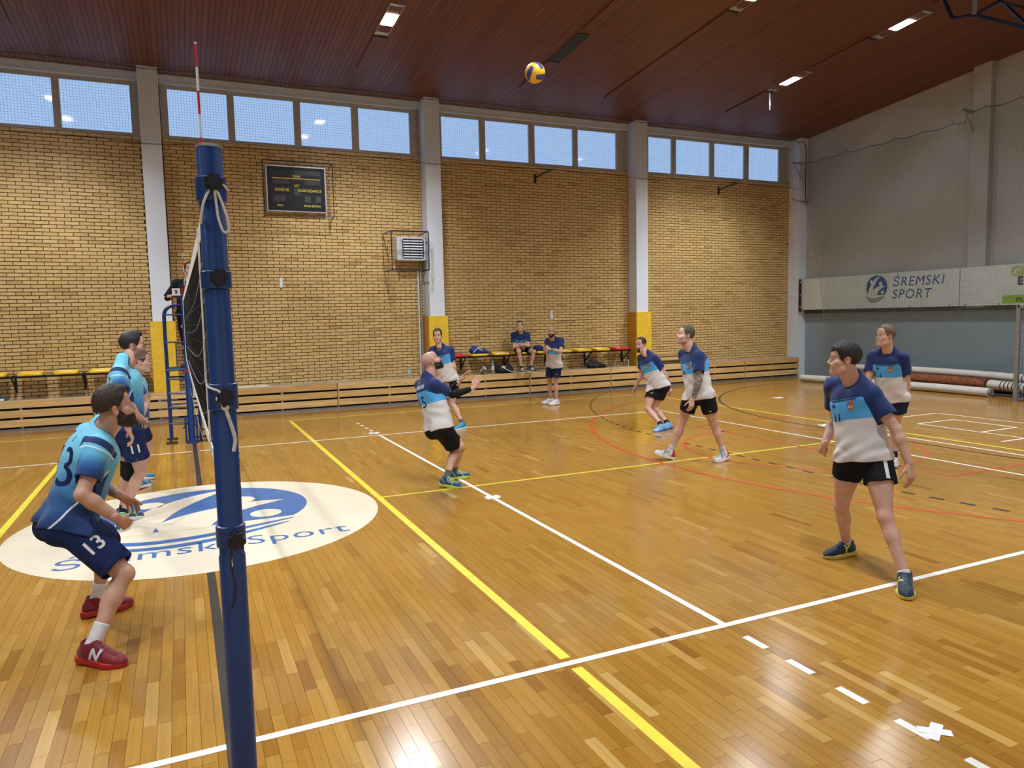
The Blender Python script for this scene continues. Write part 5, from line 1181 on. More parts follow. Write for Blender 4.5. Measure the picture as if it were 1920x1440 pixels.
    for q in (-1, 1):
        me = MB(); me.ball((0, 0, 0), .0122*s, 16, 12); cc = P(q*.032, .0806, -.002)
        o = MB(); o.v = [tuple(np.array(v)+cc) for v in me.v]; o.f = me.f; o.t = me.t
        e = o.build('eye', mat('eye_white', (.62, .60, .57), .2), parent, smooth=True)
        d = unit(F[1]+.08*F[0]*0); k = MB(); a = F[0]; b_ = F[2]
        for rr, lift in ((.0060, .0127), (.0028, .0130)):
            v = [cc+d*lift*s]+[cc+d*(lift-.0015)*s+rr*s*(math.cos(t)*a+math.sin(t)*b_) for t in np.linspace(0, 2*PI, 13)[:-1]]
            k.add(v, [(0, 1+i, 1+(i+1) % 12) for i in range(12)], .3 if rr > .005 else .0)
        k.build('iris', mat('iris_dark', (.05, .035, .025), .15), e)
def hand_field(F_, w, d, pn, side, s, curl, spread, h, thumb=.6):
    """w wrist, d direction, pn palm normal, side +1 right / -1 left; curl per finger 0..1"""
    d = unit(d); pn = unit(pn-d*np.dot(pn, d)); t = np.cross(d, pn)*side
    P = lambda a, b, c: w+s*(a*d+b*t+c*pn); cz = max
    curl = [curl]*4 if not hasattr(curl, '__len__') else curl
    F_.add(ecap(w-d*.05*s, w+d*.012*s, .027*s, .026*s, pn, .78), .012)
    base = [(.092, .030), (.098, .010), (.093, -.010), (.083, -.028)]
    for a, b in base: F_.add(cone(P(.012, b*.55, 0), P(a, b, 0), .0135*s, .0110*s), .012)
    F_.add(ecap(P(.025, 0, .004), P(.075, 0, .004), .030*s, .033*s, pn, .42), .012)
    L = [(.043, .026, .021), (.047, .030, .022), (.043, .028, .021), (.034, .021, .019)]
    for i, ((a, b), l) in enumerate(zip(base, L)):
        p = P(a, b, 0); sa = (1.5-i)*spread; dirv = unit(d+t*sa); ang = 0; r = .0092 if i < 3 else .0082
        for j, ll in enumerate(l):
            ang += curl[i]*(1.25, 1.45, .9)[j]+.06; q = math.cos(ang)*dirv+math.sin(ang)*pn
            p2 = p+q*ll*s; F_.add(cone(p, p2, max(r*s, h*.8), max(r*.90*s, h*.75)), .003); p = p2; r *= .91
    # thumb leaves the side of the palm near its base
    p = P(.022, .022, .006); dirv = unit(d*.62+t*.78*thumb+pn*.35); 
    for ll, rr, bend in ((.042, .0125, 0), (.032, .0102, .35), (.026, .0088, .35)):
        dirv = unit(dirv+d*bend*.5+pn*bend*curl[0]*.9-t*bend*.4*curl[0]); p2 = p+dirv*ll*s; F_.add(cone(p, p2, rr*s, rr*.92*s), .006); p = p2
def wrap_decal(name, body, size, origin, right, up, target, m, parent, off=.003, bold=0, shear=0, poly=None, space=1):
    """lettering or outline laid on a curved cloth surface by casting it along the surface normal"""
    R = unit(right); U = unit(up-R*np.dot(up, R)); N = np.cross(R, U); O = np.array(origin, float)
    if poly is None: v, f = text_mesh(body, size, sub=.012, bold=bold, shear=shear, space=space)
    else:
        bm = bmesh.new(); bm.faces.new([bm.verts.new((p[0], p[1], 0)) for p in poly]); bmesh.ops.triangulate(bm, faces=bm.faces)
        for _ in range(5):
            es = [e for e in bm.edges if e.calc_length() > .014]
            if not es: break
            bmesh.ops.subdivide_edges(bm, edges=es, cuts=1); bmesh.ops.triangulate(bm, faces=bm.faces)
        bm.verts.index_update(); v = np.array([x.co[:2] for x in bm.verts]); f = [tuple(x.index for x in q.verts) for q in bm.faces]; bm.free()
    wl = np.array(worldloc(target)); bvh = target.get('_b')
    tv = BV.get(target.name)
    if tv is None:
        tv = BVHTree.FromPolygons([tuple(x.co) for x in target.data.vertices], [tuple(p.vertices) for p in target.data.polygons]); BV[target.name] = tv
    out = []; ok = []
    for p in v:
        q = O+R*p[0]+U*p[1]-wl; hit, nn, _, dd = tv.ray_cast(Vector(q+N*.25), Vector(-N), .6)
        if hit is None: out.append(q+wl); ok.append(False)
        else: out.append(np.array(hit)+N*off+wl); ok.append(True)
    f = [q for q in f if all(ok[i] for i in q)]
    if not f: return None
    mb = MB(); mb.add(out, f); return mb.build(name, m, parent)
BV = {}
def body_axes(J):
    u = unit(J['c7']-J['pel']); r = unit(J['shoR']-J['shoL']); r = unit(r-u*(r@u)); f = np.cross(u, r)
    rp = unit(J['hipR']-J['hipL']); rp = unit(rp-u*(rp@u)); fp = np.cross(u, rp); return u, r, f, rp, fp
def torso_prims(J, s, B, infl=0, belly=0):
    u, r, f, rp, fp = B; pel, c7 = J['pel'], J['c7']; i = infl
    X = lambda t, ax, a, b: lerp(pel, c7, t)+s*(a*ax[0]+b*ax[1])
    P_, T_ = (rp, fp), (r, f); FP = np.array([rp, fp, u]); FT = np.array([r, f, u]); rm = unit(rp+r); fm = np.cross(u, rm); M_ = (rm, fm); FM = np.array([rm, fm, u])
    e = lambda c, rad, F: ell(c, np.array(rad)*s+i, F)
    out = [(e(X(.04, P_, 0, 0), (.160, .108, .125), FP), .03), (e(X(.30, M_, 0, .012+belly*.4), (.140, .104+belly, .150), FM), .05), (e(X(.62, T_, 0, .008), (.158, .116, .190), FT), .05),
           (e(X(.80, T_, 0, -.012), (.150, .092, .110), FT), .04)]
    for q in (-1, 1):
        out += [(e(X(-.06, P_, q*.072, -.045), (.088, .095, .10), FP), .03), (e(X(.74, T_, q*.074, .072), (.082, .046, .070), FT), .03), (e(X(.72, T_, q*.085, -.075), (.075, .045, .10), FT), .03)]
        sh = J['shoR'] if q > 0 else J['shoL']
        a0 = X(.93, T_, q*.03, -.015)
        out += [(cone(a0, lerp(a0, sh, .85), .055*s+i, .048*s+i), .03), (cone(lerp(X(.80, T_, q*.08, 0), sh, .2), sh, .076*s+i*.8, .056*s+i*.6), .03)]
        out += [(cone(X(1.075, T_, q*.018, .0), lerp(X(1.0, T_, 0, 0), sh, .70), .050*s+i*.5, .036*s+i*.5), .03)]
    return out
def leg_axes(J, q, fp, u):
    h, k, a = J['hip'+q], J['kne'+q], J['ank'+q]; d1, d2 = unit(k-h), unit(a-k); fw = d1-d2
    toe = J['toe'+q]-a; toe = toe-np.array([0, 0, toe[2]])
    fw = fw*1.0+unit(toe)*.25+fp*.10; fw = fw-unit(a-h)*(fw@unit(a-h)); return unit(fw)
def build_person(key, S):
    J = {k: np.array(v) for k, v in JOINTS[key].items()}; s = S.get('H', 1.82)/1.82; h = S.get('h', .008); hh = S.get('hh', .005); st = S['hair']; bulk = S.get('bulk', 1.0)
    B = body_axes(J); u, r, f, rp, fp = B
    base = min(J['toeL'][2], J['toeR'][2])-.035
    root = thing('person', S['label'], 'person', (float(J['pel'][0]), float(J['pel'][1]), max(0, float(base))))
    sk = skin_mat('skin_'+S.get('skin', 'fair'), {'fair': (.60, .36, .27), 'light': (.56, .32, .23), 'tan': (.48, .26, .17)}[S.get('skin', 'fair')])
    # ---- body
    pts = np.array(list(J.values())); F = Field(pts.min(0)-.20, pts.max(0)+.20, h)
    for p, k in torso_prims(J, s, B, 0, S.get('belly', 0)): F.add(p, k)
    A = Field(pts.min(0)-.20, pts.max(0)+.20, h) if False else F
    for q in 'LR':
        sh, el, wr = J['sho'+q], J['elb'+q], J['wri'+q]; bi = unit(unit(sh-el)+unit(wr-el)+1e-3*f)
        ab = bulk
        F.add(cone(sh, el, .050*s*ab, .038*s*ab), .02); F.add(ell(lerp(sh, el, .48)+bi*.012*s, np.array([.043*ab, .040*ab, .10])*s, frame_z(unit(el-sh), bi)), .02); F.add(ell(lerp(sh, el, .12), np.array([.056*ab, .054*ab, .085])*s, frame_z(unit(el-sh), bi)), .03)
        F.add(cone(el, lerp(el, wr, .30), .040*s*ab, .043*s*ab), .015); F.add(cone(lerp(el, wr, .28), lerp(el, wr, .98), .042*s*ab, .0275*s), .015)
        hp, kn, an, to = J['hip'+q], J['kne'+q], J['ank'+q], J['toe'+q]; fw = leg_axes(J, q, fp, u)
        d1, d2 = unit(kn-hp), unit(an-kn)
        F.add(cone(hp, lerp(hp, kn, .45), .092*s*ab, .078*s*ab), .03); F.add(cone(lerp(hp, kn, .4), kn, .078*s*ab, .053*s), .03); F.add(ell(lerp(hp, kn, .48)+fw*.016*s, np.array([.070*ab, .068*ab, .165])*s, frame_z(d1, fw)), .03)
        F.add(ell(kn+fw*.016*s, np.array([.042, .040, .050])*s, frame_z(unit(d1+d2), fw)), .02)
        F.add(cone(kn, lerp(kn, an, .35), .050*s, .048*s*ab), .02); F.add(cone(lerp(kn, an, .3), an, .046*s*ab, .034*s), .02); F.add(ell(lerp(kn, an, .30)-fw*.020*s, np.array([.046*ab, .042*ab, .115])*s, frame_z(d2, fw)), .02)
        F.add(cone(an, an+np.array([0, 0, -.05*s]), .034*s, .026*s), .01)
    parts = [F.mesh()]; nb = len(parts[0][0])
    # ---- head and neck
    Fh, hc = head_frame(J['head'], *S['face']); hs = s*S.get('head', .98)
    H = Field(hc-.22, hc+.20, hh); add, sub, add2, sub2 = head_prims(Fh, hc, hs)
    for p, k in add: H.add(p, k)
    for p, k in sub: H.sub(p, k)
    for p, k in add2: H.add(p, k)
    for p, k in sub2: H.sub(p, k)
    nk0 = lerp(J['c7'], J['pel'], .05)+f*.012*s; nk1 = hc+hs*(-.018*Fh[1]-.045*Fh[2]); H.add(cone(nk0, nk1, .066*s*S.get('neck', 1), .056*s*S.get('neck', 1)), .025)
    H.add(cone(lerp(nk0, nk1, .2)+f*.02, hc+hs*(.02*Fh[1]-.07*Fh[2]), .05*s, .040*s), .025)
    hm = H.mesh(); parts.append(hm)
    # ---- hands
    for q, sg in (('R', 1), ('L', -1)):
        hd = S.get('hand'+q, {}); w, d = J['wri'+q], unit(J['han'+q]-J['wri'+q]); pn = np.array(hd.get('palm', -sg*r), float)
        G = Field(w-.24, w+.24, S.get('hd', .0045)); hand_field(G, w, d, pn, sg, s*.98, hd.get('curl', .35), hd.get('spread', .06), S.get('hd', .0045), hd.get('thumb', .7)); parts.append(G.mesh())
    VF = join(parts); V = VF[0]
    lp = (V-hc)@Fh.T/hs; bl = np.exp(-((lp[:, 0]/.022)**2+((lp[:, 2]+.073)/.011)**2))*(lp[:, 1] > .07)*.75+.35*np.exp(-((np.abs(lp[:, 0])-.082)/.012)**2-((lp[:, 2])/.03)**2)*(np.abs(lp[:, 1]+.01) < .04)
    bl += .25*np.exp(-((lp[:, 0]/.016)**2+((lp[:, 2]+.034)/.014)**2))*(lp[:, 1] > .095); bl[:nb] = 0
    for q in 'LR':
        bl[:] = np.maximum(bl, .30*np.exp(-(np.linalg.norm(V-J['kne'+q], axis=1)/.07)**2)); bl[:] = np.maximum(bl, .22*np.exp(-(np.linalg.norm(V-J['han'+q], axis=1)/.08)**2))
    stb = np.zeros(len(V))
    if S.get('stubble') or st.get('top', .02) == 0:
        R_, F_, U_ = lp.T; top_ = -.050+np.where(F_ < .05, (.05-F_)*1.25, 0); mo = np.sqrt(np.maximum(np.abs(R_)-.016, 0)**2+(U_+.0735)**2)
        sm_ = lambda x: np.clip(x/.014+.5, 0, 1)
        stb = sm_(top_-U_)*sm_(F_+.012)*sm_(mo-.012)*sm_(np.sqrt(R_**2+(U_+.036)**2)-.022)*(U_ > -.16)*np.clip((U_+.132)/.02, 0, 1)*S.get('stubble', 0)
        if st.get('top', .02) == 0: stb = np.maximum(stb, .22*sm_(U_-np.where(F_ > .02, .075, -.03))*(F_ < .085))
        stb[:nb] = 0
    if S.get('fade'):
        R_, F_, U_ = lp.T; stb = np.maximum(stb, S['fade']*np.clip((U_+.055)/.05, 0, 1)*(F_ < .045)*np.clip((.045-F_)/.02, 0, 1)*(np.abs(R_) < .079)); stb[:nb] = 0
    mesh_obj('body', VF, sk, root, {'blush': bl, 'stubble': stb})
    build_hair('hair', Fh, hc, hs, st, hh, root)
    # ---- shorts (their field also keeps the shirt clear of them)
    sd = len(key)*1.7; nk1_ = 0
    F = Field(pts.min(0)-.22, pts.max(0)+.22, h); e2 = S.get('sease', .014)
    tp = torso_prims(J, s, B, e2, 0)
    for i in (0, 4, 10): F.add(*tp[i])
    ln = S.get('short', .55); flare = S.get('flare', .022)
    ends = {}
    for q in 'LR':
        hp, kn = J['hip'+q], J['kne'+q]; d = unit(kn-hp); e = lerp(hp, kn, ln); ends[q] = (e, d)
        r_end = (.092+(.053-.092)*ln*.9)*s*bulk+flare+.006
        F.add(hollow(cone(hp, e+d*.04, .098*s*bulk+e2*.6, r_end), (cone(e-d*.06, e+d*.08, r_end-max(.010, 2.4*h), r_end-max(.008, 2.2*h)), [half(e-d*.03, -d)]), half(e, d)), .035)
    F.add(ecap(lerp(J['hipL'], J['hipR'], .15), lerp(J['hipL'], J['hipR'], .85), .10*s, .10*s, fp, .95), .03)
    SD = F.D.copy(); F.clip(half(lerp(J['pel'], J['c7'], S.get('rise', .14)), u))
    F.disp(lambda X, Y, Z: .0028*(np.sin(38*X+21*Z+sd)+np.sin(36*Y-25*Z+sd))); shv = F.mesh(); V = shv[0]
    shorts = mesh_obj('shorts', shv, S['shorts'], root)
    # ---- shirt
    ez = S.get('ease', .017); F = Field(pts.min(0)-.22, pts.max(0)+.22, h)
    wall = max(.010, 2.4*h)
    for p, k in torso_prims(J, s, B, ez, S.get('belly', 0)): F.add(p, max(k, .035))
    hem = lerp(J['pel'], J['c7'], S.get('hem', -.06)); hu = unit(u+np.array([0, 0, .35])); mid = lerp(J['pel'], J['c7'], .62)
    wv = S.get('waist', 0)
    F.add(ecap(lerp(J['pel'], J['c7'], .60), hem-u*.06+f*.008, .160*s+ez, (.166+wv)*s+ez, fp, .76), .05)
    sl_l = S.get('sleeve', .62); slv_mid = {}
    for q in 'LR':
        sh, el = J['sho'+q], J['elb'+q]; d = unit(el-sh); e = lerp(sh, el, sl_l); drop = np.array([0, 0, -.008]) if abs(d[2]) < .8 else 0
        F.add(hollow(cone(sh-d*.02, e+d*.05+drop, .063*s*bulk, .076*s*bulk), (cone(e-d*.05, e+d*.06+drop, .073*s*bulk-wall, .075*s*bulk-wall), [half(e-d*.03, -d)]), half(e, d)), .03); slv_mid[q] = (sh, d, np.linalg.norm(e-sh))
    sl_, P_ = F.win(F.lo, F.lo+F.h*F.n); F.D = np.minimum(F.D, np.maximum(SD-S.get('gap', .012), half(J['pel']+fp*S.get('apron', .15), fp)(*P_))).astype(np.float32); F.clip(half(hem, -hu))
    nb_ = lerp(J['c7'], J['pel'], .02)+f*.018*s; nd_ = unit(nk1-nk0+f*.02); F.sub(cone(nb_+f*.006, nb_+nd_*.16, .058*s, .066*s), .008)
    wa = S.get('wrinkle', .0046); sd = len(key)*1.7
    def wr_(X, Y, Z):
        a = (X-J['pel'][0])*r[0]+(Y-J['pel'][1])*r[1]+(Z-J['pel'][2])*r[2]; b = (X-J['pel'][0])*u[0]+(Y-J['pel'][1])*u[1]+(Z-J['pel'][2])*u[2]; c = (X-J['pel'][0])*f[0]+(Y-J['pel'][1])*f[1]+(Z-J['pel'][2])*f[2]
        w = np.clip(1.25-b/.42, .25, 1.3)
        return wa*w*(np.sin(34*a+16*b+4*np.sin(13*b+sd)+sd)+.7*np.sin(21*b-27*a+19*c+sd)+.5*np.sin(52*b+20*c*np.sin(9*a)+sd))/1.4
    F.disp(wr_); sv = F.mesh(); V = sv[0]
    at = {'s': (J['c7']-V)@u/s, 'lat': (V-J['c7'])@r/s, 'fr': (V-J['c7'])@f/s}
    slv = np.zeros(len(V)); slm = np.full(len(V), -1.)
    for q in 'LR':
        sh, d, L = slv_mid[q]; t = (V-sh)@d; pr = np.linalg.norm(V-sh-t[:, None]*d, axis=1); outw = (V-sh)@(r if q == 'R' else -r)
        m_ = np.minimum.reduce([np.interp(t, [.03, .08], [.105, .089])-pr, t+.07, outw+.045, L+.03-t]); v_ = np.where(t < .05, np.minimum(t+.02, outw+.028+np.maximum(t-.02, 0)), t+.02)/s
        slv = np.where(m_ > slm, v_, slv); slm = np.maximum(slm, m_)
    at['slm'] = slm
    at['slv'] = slv; tn = np.clip((V-nb_)@nd_, -.02, .2); at['neck'] = np.linalg.norm(V-nb_-tn[:, None]*nd_, axis=1)-.066*s+np.where((V-nb_)@nd_ < -.04, 1, 0)
    shirt = mesh_obj('shirt', sv, S['shirt'], root, at)
    # ---- socks, shoes, pads
    for q in 'LR':
        kn, an, to = J['kne'+q], J['ank'+q], J['toe'+q]; d2 = unit(an-kn); fw = leg_axes(J, q, fp, u); sm = S.get('sock'+q, S.get('sock'))
        sl = S.get('sockl', .30)
        g0 = lerp(kn, an, 1-sl); lo = np.minimum(g0, np.minimum(an, to))-.10; hi = np.maximum(g0, np.maximum(an, to))+.10
        fd = to-an; fd = unit(fd-np.array([0, 0, fd[2]])); up = np.array([0, 0, 1.])
        hl, tz = an[2]-.092*s, to[2]-.035*s   # heel and toe height above the ground line of the foot
        pit = unit(fd*.205*s+up*(tz-hl)); up = unit(np.cross(np.cross(pit, up), pit)); sd_ = np.cross(pit, up)
        Fs = Field(lo, hi, min(h, .006))
        rr = lambda t: (.046+(.034-.046)*min(1, max(0, (t-.3)/.7)))*s*bulk+.0035
        Fs.add(cone(g0, an, rr(1-sl), .0375*s+.002), .01)
        if sl > .45: Fs.add(ell(lerp(kn, an, .34)-fw*.018*s, np.array([.045*bulk, .042*bulk, .10])*s+.003, frame_z(d2, fw)), .02)
        Fs.add(cone(an, an-up*.04*s+pit*.04, .037*s, .034*s), .02); Fs.clip(half(g0, -d2)); 
        if sm: mesh_obj('sock', Fs.mesh(), sm, root)
        O = an-up*.092*s        # sole level under the ankle
        lo = np.minimum(O-.15*pit, O+.25*pit)-.09; hi = np.maximum(O-.15*pit, O+.25*pit)+.14; sc = s*S.get('shoe', 1.10)
        Q = lambda l, w, z: O+sc*(l*pit+w*sd_+z*up)
        SH = shoe_fields(Q, pit, sd_, up, lo, hi, min(h, .0055), sc)
        upv, sov = SH; loc_ = lambda V: {'along': (V-O)@pit/sc, 'up': (V-O)@up/sc, 'wid': (V-O)@sd_/sc}
        so = mesh_obj('shoe', upv, S['shoes'], root, loc_(upv[0])); mesh_obj('sole', sov, S['sole'], so)
        if S.get('logo'):
            sg = S['logo'][1]; sgn = 1 if sd_@(np.array(CAMP)-O) > 0 else -1
            wrap_decal('shoe_mark', S['logo'][0], .075*sc, Q(.045, sgn*.05, .038), pit*sgn, up, so, sg, so, off=.003, bold=.004, shear=.3)
        if q in S.get('kneepad', ''):
            kf = Field(kn-.18, kn+.18, min(h, .007)); kf.add(cone(lerp(kn, J['hip'+q], .16), kn, .066*s, .062*s), .02); kf.add(cone(kn, lerp(kn, an, .2), .062*s, .060*s), .02); kf.add(ell(kn+fw*.02*s, np.array([.052, .046, .07])*s, frame_z(unit(d2), fw)), .02)
            mesh_obj('knee_pad', kf.mesh(), M_padk, root)
        if q in S.get('armsleeve', ''):
            sh, el, wr = J['sho'+q], J['elb'+q], J['wri'+q]; g0 = lerp(sh, el, .70); kf = Field(np.min([g0, el, wr], 0)-.1, np.max([g0, el, wr], 0)+.1, min(h, .006))
            kf.add(cone(g0, el, .047*s, .043*s), .015); kf.add(cone(el, lerp(el, wr, .3), .045*s, .047*s), .015); kf.add(cone(lerp(el, wr, .28), lerp(el, wr, .92), .046*s, .033*s), .015); kf.clip(half(lerp(el, wr, .9), unit(wr-el))); mesh_obj('arm_sleeve', kf.mesh(), M_padk, root)
        if q in S.get('tattoo', ''):
            el, wr, sh = J['elb'+q], J['wri'+q], J['sho'+q]; g0 = lerp(sh, el, .55); kf = Field(np.min([g0, el, wr], 0)-.1, np.max([g0, el, wr], 0)+.1, min(h, .006)); bi = unit(unit(sh-el)+unit(wr-el)+1e-3*f)
            kf.add(cone(g0, el, .046*s, .0395*s), .02); kf.add(ell(lerp(sh, el, .48)+bi*.012*s, np.array([.043, .040, .10])*s+.0015, frame_z(unit(el-sh), bi)), .02); kf.add(cone(el, lerp(el, wr, .30), .0415*s, .0445*s), .015); kf.add(cone(lerp(el, wr, .28), lerp(el, wr, .98), .0435*s, .029*s), .015)
            kf.clip(half(g0, -unit(el-sh))); kf.clip(half(lerp(el, wr, .93), unit(wr-el))); o = mesh_obj('forearm_tattoo', kf.mesh(), tattoo_mat('grey_ink_skin', (0, 0, 0)), root); o['label'] = 'arm covered in grey tattoo ink'
        if q in S.get('watch', ''):
            el, wr = J['elb'+q], J['wri'+q]; d = unit(wr-el); MB().tube([lerp(el, wr, .86), lerp(el, wr, .93)], .034*s, 14).build('wrist_band', M_blackp, root, smooth=True)
    return dict(root=root, shirt=shirt, shorts=shorts, J=J, B=B, s=s, ends=ends, head=(Fh, hc, hs))
def frame_z(z, x):
    z = unit(z); x = unit(x-z*(np.dot(x, z))); return np.array([x, np.cross(z, x), z])
def shoe_fields(Q, pit, sd_, up, lo, hi, h, sc):
    """low court shoe: upper and sole as two fields in the frame of the foot (origin under the ankle)"""
    FR = np.array([pit, sd_, up]); E = lambda p, r: ell(Q(*p), np.array(r)*sc, FR)
    U = Field(lo, hi, h)
    for p, k in ((E((-.038, 0, .048), (.040, .036, .046)), .02), (E((.03, 0, .048), (.085, .039, .044)), .03), (E((.105, .003, .036), (.075, .045, .036)), .03), (E((.155, .004, .030), (.050, .040, .026)), .03), (cone(Q(-.005, 0, .06), Q(-.012, 0, .102), .046*sc, .043*sc), .02), (cone(Q(.015, 0, .085), Q(.075, 0, .062), .036*sc, .028*sc), .02)): U.add(p, k)
    U.sub(cone(Q(-.010, 0, .098), Q(-.014, 0, .13), .036*sc, .042*sc), .006)
    fl = half(Q(0, 0, .022), -up); U.clip(fl)
    S_ = Field(lo, hi, h)
    for a, b, ra, rb in (((-.045, 0), (.05, .0), .043, .041), ((.05, 0), (.115, .004), .041, .052), ((.115, .004), (.165, .003), .052, .040)):
        pa, pb = Q(a[0], a[1], .015), Q(b[0], b[1], .015); S_.add(flatcone(pa, pb, ra*sc, rb*sc, up), .03)
    S_.clip(half(Q(0, 0, .032), up)); S_.clip(half(Q(0, 0, .0), -up)); S_.sub(E((.215, 0, -.012), (.06, .09, .02)), .01)
    return U.mesh(), S_.mesh()
def flatcone(a, b, ra, rb, n):
    """2D capsule seen along n, tall in n"""
    a, b, n = A3(a), A3(b), A3(n); d = b-a; d = d-n*(d@n); L2 = float(d@d)
    def f(X, Y, Z):
        x, y, z = X-a[0], Y-a[1], Z-a[2]; w = x*n[0]+y*n[1]+z*n[2]; x = x-w*n[0]; y = y-w*n[1]; z = z-w*n[2]
        t = np.clip((x*d[0]+y*d[1]+z*d[2])/L2, 0, 1); return np.sqrt((x-t*d[0])**2+(y-t*d[1])**2+(z-t*d[2])**2)-(ra+(rb-ra)*t)
    r = max(ra, rb)+.06; return f, np.minimum(a, b)-r, np.maximum(a, b)+r
M_padk = plain_cloth('black_stretch_cloth', (.010, .010, .011))
W_num = plain_cloth('white_number_print', (.72, .74, .76), .6); N_num = plain_cloth('navy_number_print', (.008, .018, .09), .6)
S_navy = plain_cloth('navy_shorts_cloth', (.010, .022, .088)); S_black = plain_cloth('black_shorts_cloth', (.008, .008, .010)); S_pants = plain_cloth('black_trousers', (.010, .010, .012))
K_white = plain_cloth('white_sock', (.68, .66, .64)); K_black = plain_cloth('black_sock', (.012, .012, .014)); K_grey = plain_cloth('grey_sock', (.10, .11, .13)); K_lgrey = plain_cloth('light_grey_sock', (.52, .52, .52)); K_navy = plain_cloth('navy_sock', (.012, .018, .06))
L_white = mat('white_sole', (.70, .69, .67), .5); L_red = mat('red_sole', (.42, .012, .012), .5); L_yel = mat('lime_sole', (.55, .62, .06), .5); L_ochre = mat('ochre_sole', (.60, .48, .08), .5); L_black = mat('black_sole', (.012, .012, .014), .5); L_blue = mat('blue_sole', (.03, .10, .26), .5)
def crest(P, at, up, right, size=.05):
    """small coloured club crest on the chest"""
    O = np.array(at, float); R, U = unit(right), unit(up); q = size
    for nm, pl, c in (('crest_field', [(-.5, .6), (.5, .6), (.5, -.3), (0, -.75), (-.5, -.3)], (.40, .09, .05)), ('crest_quarter', [(-.42, .5), (-.02, .5), (-.02, .08), (-.42, .08)], (.10, .16, .34)), ('crest_quarter', [(.05, .02), (.42, .02), (.42, -.28), (.05, -.5)], (.62, .34, .10)), ('crest_quarter', [(-.3, -.02), (-.05, -.02), (-.05, -.42), (-.3, -.28)], (.66, .60, .52))):
        wrap_decal(nm, '', 1, O, R, U, P['shirt'], mat('crest_%.2f' % c[0], c, .6), P['shirt'], off=.003 if nm == 'crest_field' else .0045, poly=[(a*q, b*q*1.1) for a, b in pl])
def chest(P, num, size=.075, lat=.055, d=.30, cr=True, mark=True):
    J, (u, r, f, _, _), s = P['J'], P['B'], P['s']; T = lambda a, b, c=0.0: J['c7']+s*(a*r-b*u+c*f)
    if num: wrap_decal('number', num, size, T(lat, d), -r, u, P['shirt'], N_num, P['shirt'], bold=.002)
    if cr: crest(P, T(-.062, .195), u, -r)
    if mark: wrap_decal('chest_mark', '', 1, T(.085, .185), -r, u, P['shirt'], N_num, P['shirt'], poly=[(.016*math.cos(a), .013*math.sin(a)) for a in np.linspace(0, 2*PI, 13)[:-1]])
    wrap_decal('chest_strip', '', 1, T(0, .148), -r, u, P['shirt'], N_num, P['shirt'], poly=[(-.11, -.004), (.11, -.004), (.11, .004), (-.11, .004)])
def short_mark(P, q, body, size, m, t=.72, lift=.0, poly=None):
    J = P['J']; e, d = P['ends'][q]; hp = J['hip'+q]; o = lerp(hp, e, t); view = unit(np.array(CAMP)-o); R = unit(np.cross(-d, view)); wrap_decal('number' if poly is None else 'logo_mark', body, size, o+R*lift, R, -d, P['shorts'], m, P['shorts'], bold=.002, poly=poly)
HS, AS = home_shirt(), away_shirt()
SHO = lambda n, b, a, heel=None: shoe_mat(n, b, a, heel)

P1 = build_person('wing13', dict(label='bearded player with number 13 on navy shorts, crouching at the near left', H=1.86, shoe=1.15, sleeve=.68, h=.0062, hh=.0038, hd=.004, face=(18, 10), skin='light', shirt=AS, shorts=S_navy, short=.86, flare=.035, hem=-.05, waist=.01, ease=.022, apron=.06,
    sock=K_white, sockl=.32, shoes=SHO('crimson_shoe', (.20, .012, .02), (.10, .006, .012)), sole=L_red, logo=('N', mat('silver_print', (.62, .62, .64), .4)), kneepad='L',
    hair=dict(name='darkbrown', col=(.035, .022, .014), top=.036, side=.005, line=.084, quiff=1, burn=.012, nape=.0, beard=.008, bcol=(.022, .012, .008)), handR=dict(curl=.85, thumb=.5), handL=dict(curl=.45, palm=(.2, -.3, -.9)), bulk=1.06, neck=1.05, fade=.6))
J, (u, r, f, rp, fp), s = P1['J'], P1['B'], P1['s']; T = lambda a, b: J['c7']+s*(a*r-b*u)
wrap_decal('number', '13', .36, T(.00, .38), r, u, P1['shirt'], N_num, P1['shirt'], bold=-.002)
wrap_decal('lettering', 'SP.', .055, T(.03, .105), r, u, P1['shirt'], N_num, P1['shirt'])
short_mark(P1, 'R', '13', .13, W_num, .66)
P2 = build_person('blocker11', dict(label='black haired stubbled player with number 11 on navy shorts, waiting at the net', H=1.90, h=.0075, hh=.0045, face=(8, 4), skin='light', shirt=AS, shorts=S_navy, short=.66, flare=.035, hem=-.02, sock=K_black, sockl=.16,
    shoes=SHO('navy_green_shoe', (.03, .07, .16), (.30, .70, .20)), sole=L_white, kneepad='L', stubble=.62, hair=dict(name='black', col=(.012, .011, .011), top=.026, side=.008, line=.072, burn=-.04, quiff=1), handR=dict(curl=.35, palm=(0, .3, -1)), handL=dict(curl=.3, palm=(0, -.3, -1))))
short_mark(P2, 'R', '11', .12, W_num, .66)
wrap_decal('logo_mark', '', 1, P2['J']['c7']+P2['s']*(.12*P2['B'][1]-.30*P2['B'][0]), -P2['B'][1]+.9*P2['B'][2]*-1, P2['B'][0], P2['shirt'], N_num, P2['shirt'], poly=[(-.02, -.006), (.02, .004), (.0, .010)])
P3 = build_person('hidden5', dict(label='player in light blue half hidden behind the black haired blocker', H=1.84, h=.010, hh=.006, face=(5, 0), shirt=AS, shorts=S_navy, short=.7, flare=.03, sock=K_white, sockl=.15, shoes=SHO('bright_blue_shoe', (.02, .15, .36), (.20, .60, .40)), sole=L_white, hair=dict(name='brown', col=(.06, .035, .02), top=.018, side=.008)))
short_mark(P3, 'R', '5', .12, W_num, .66)
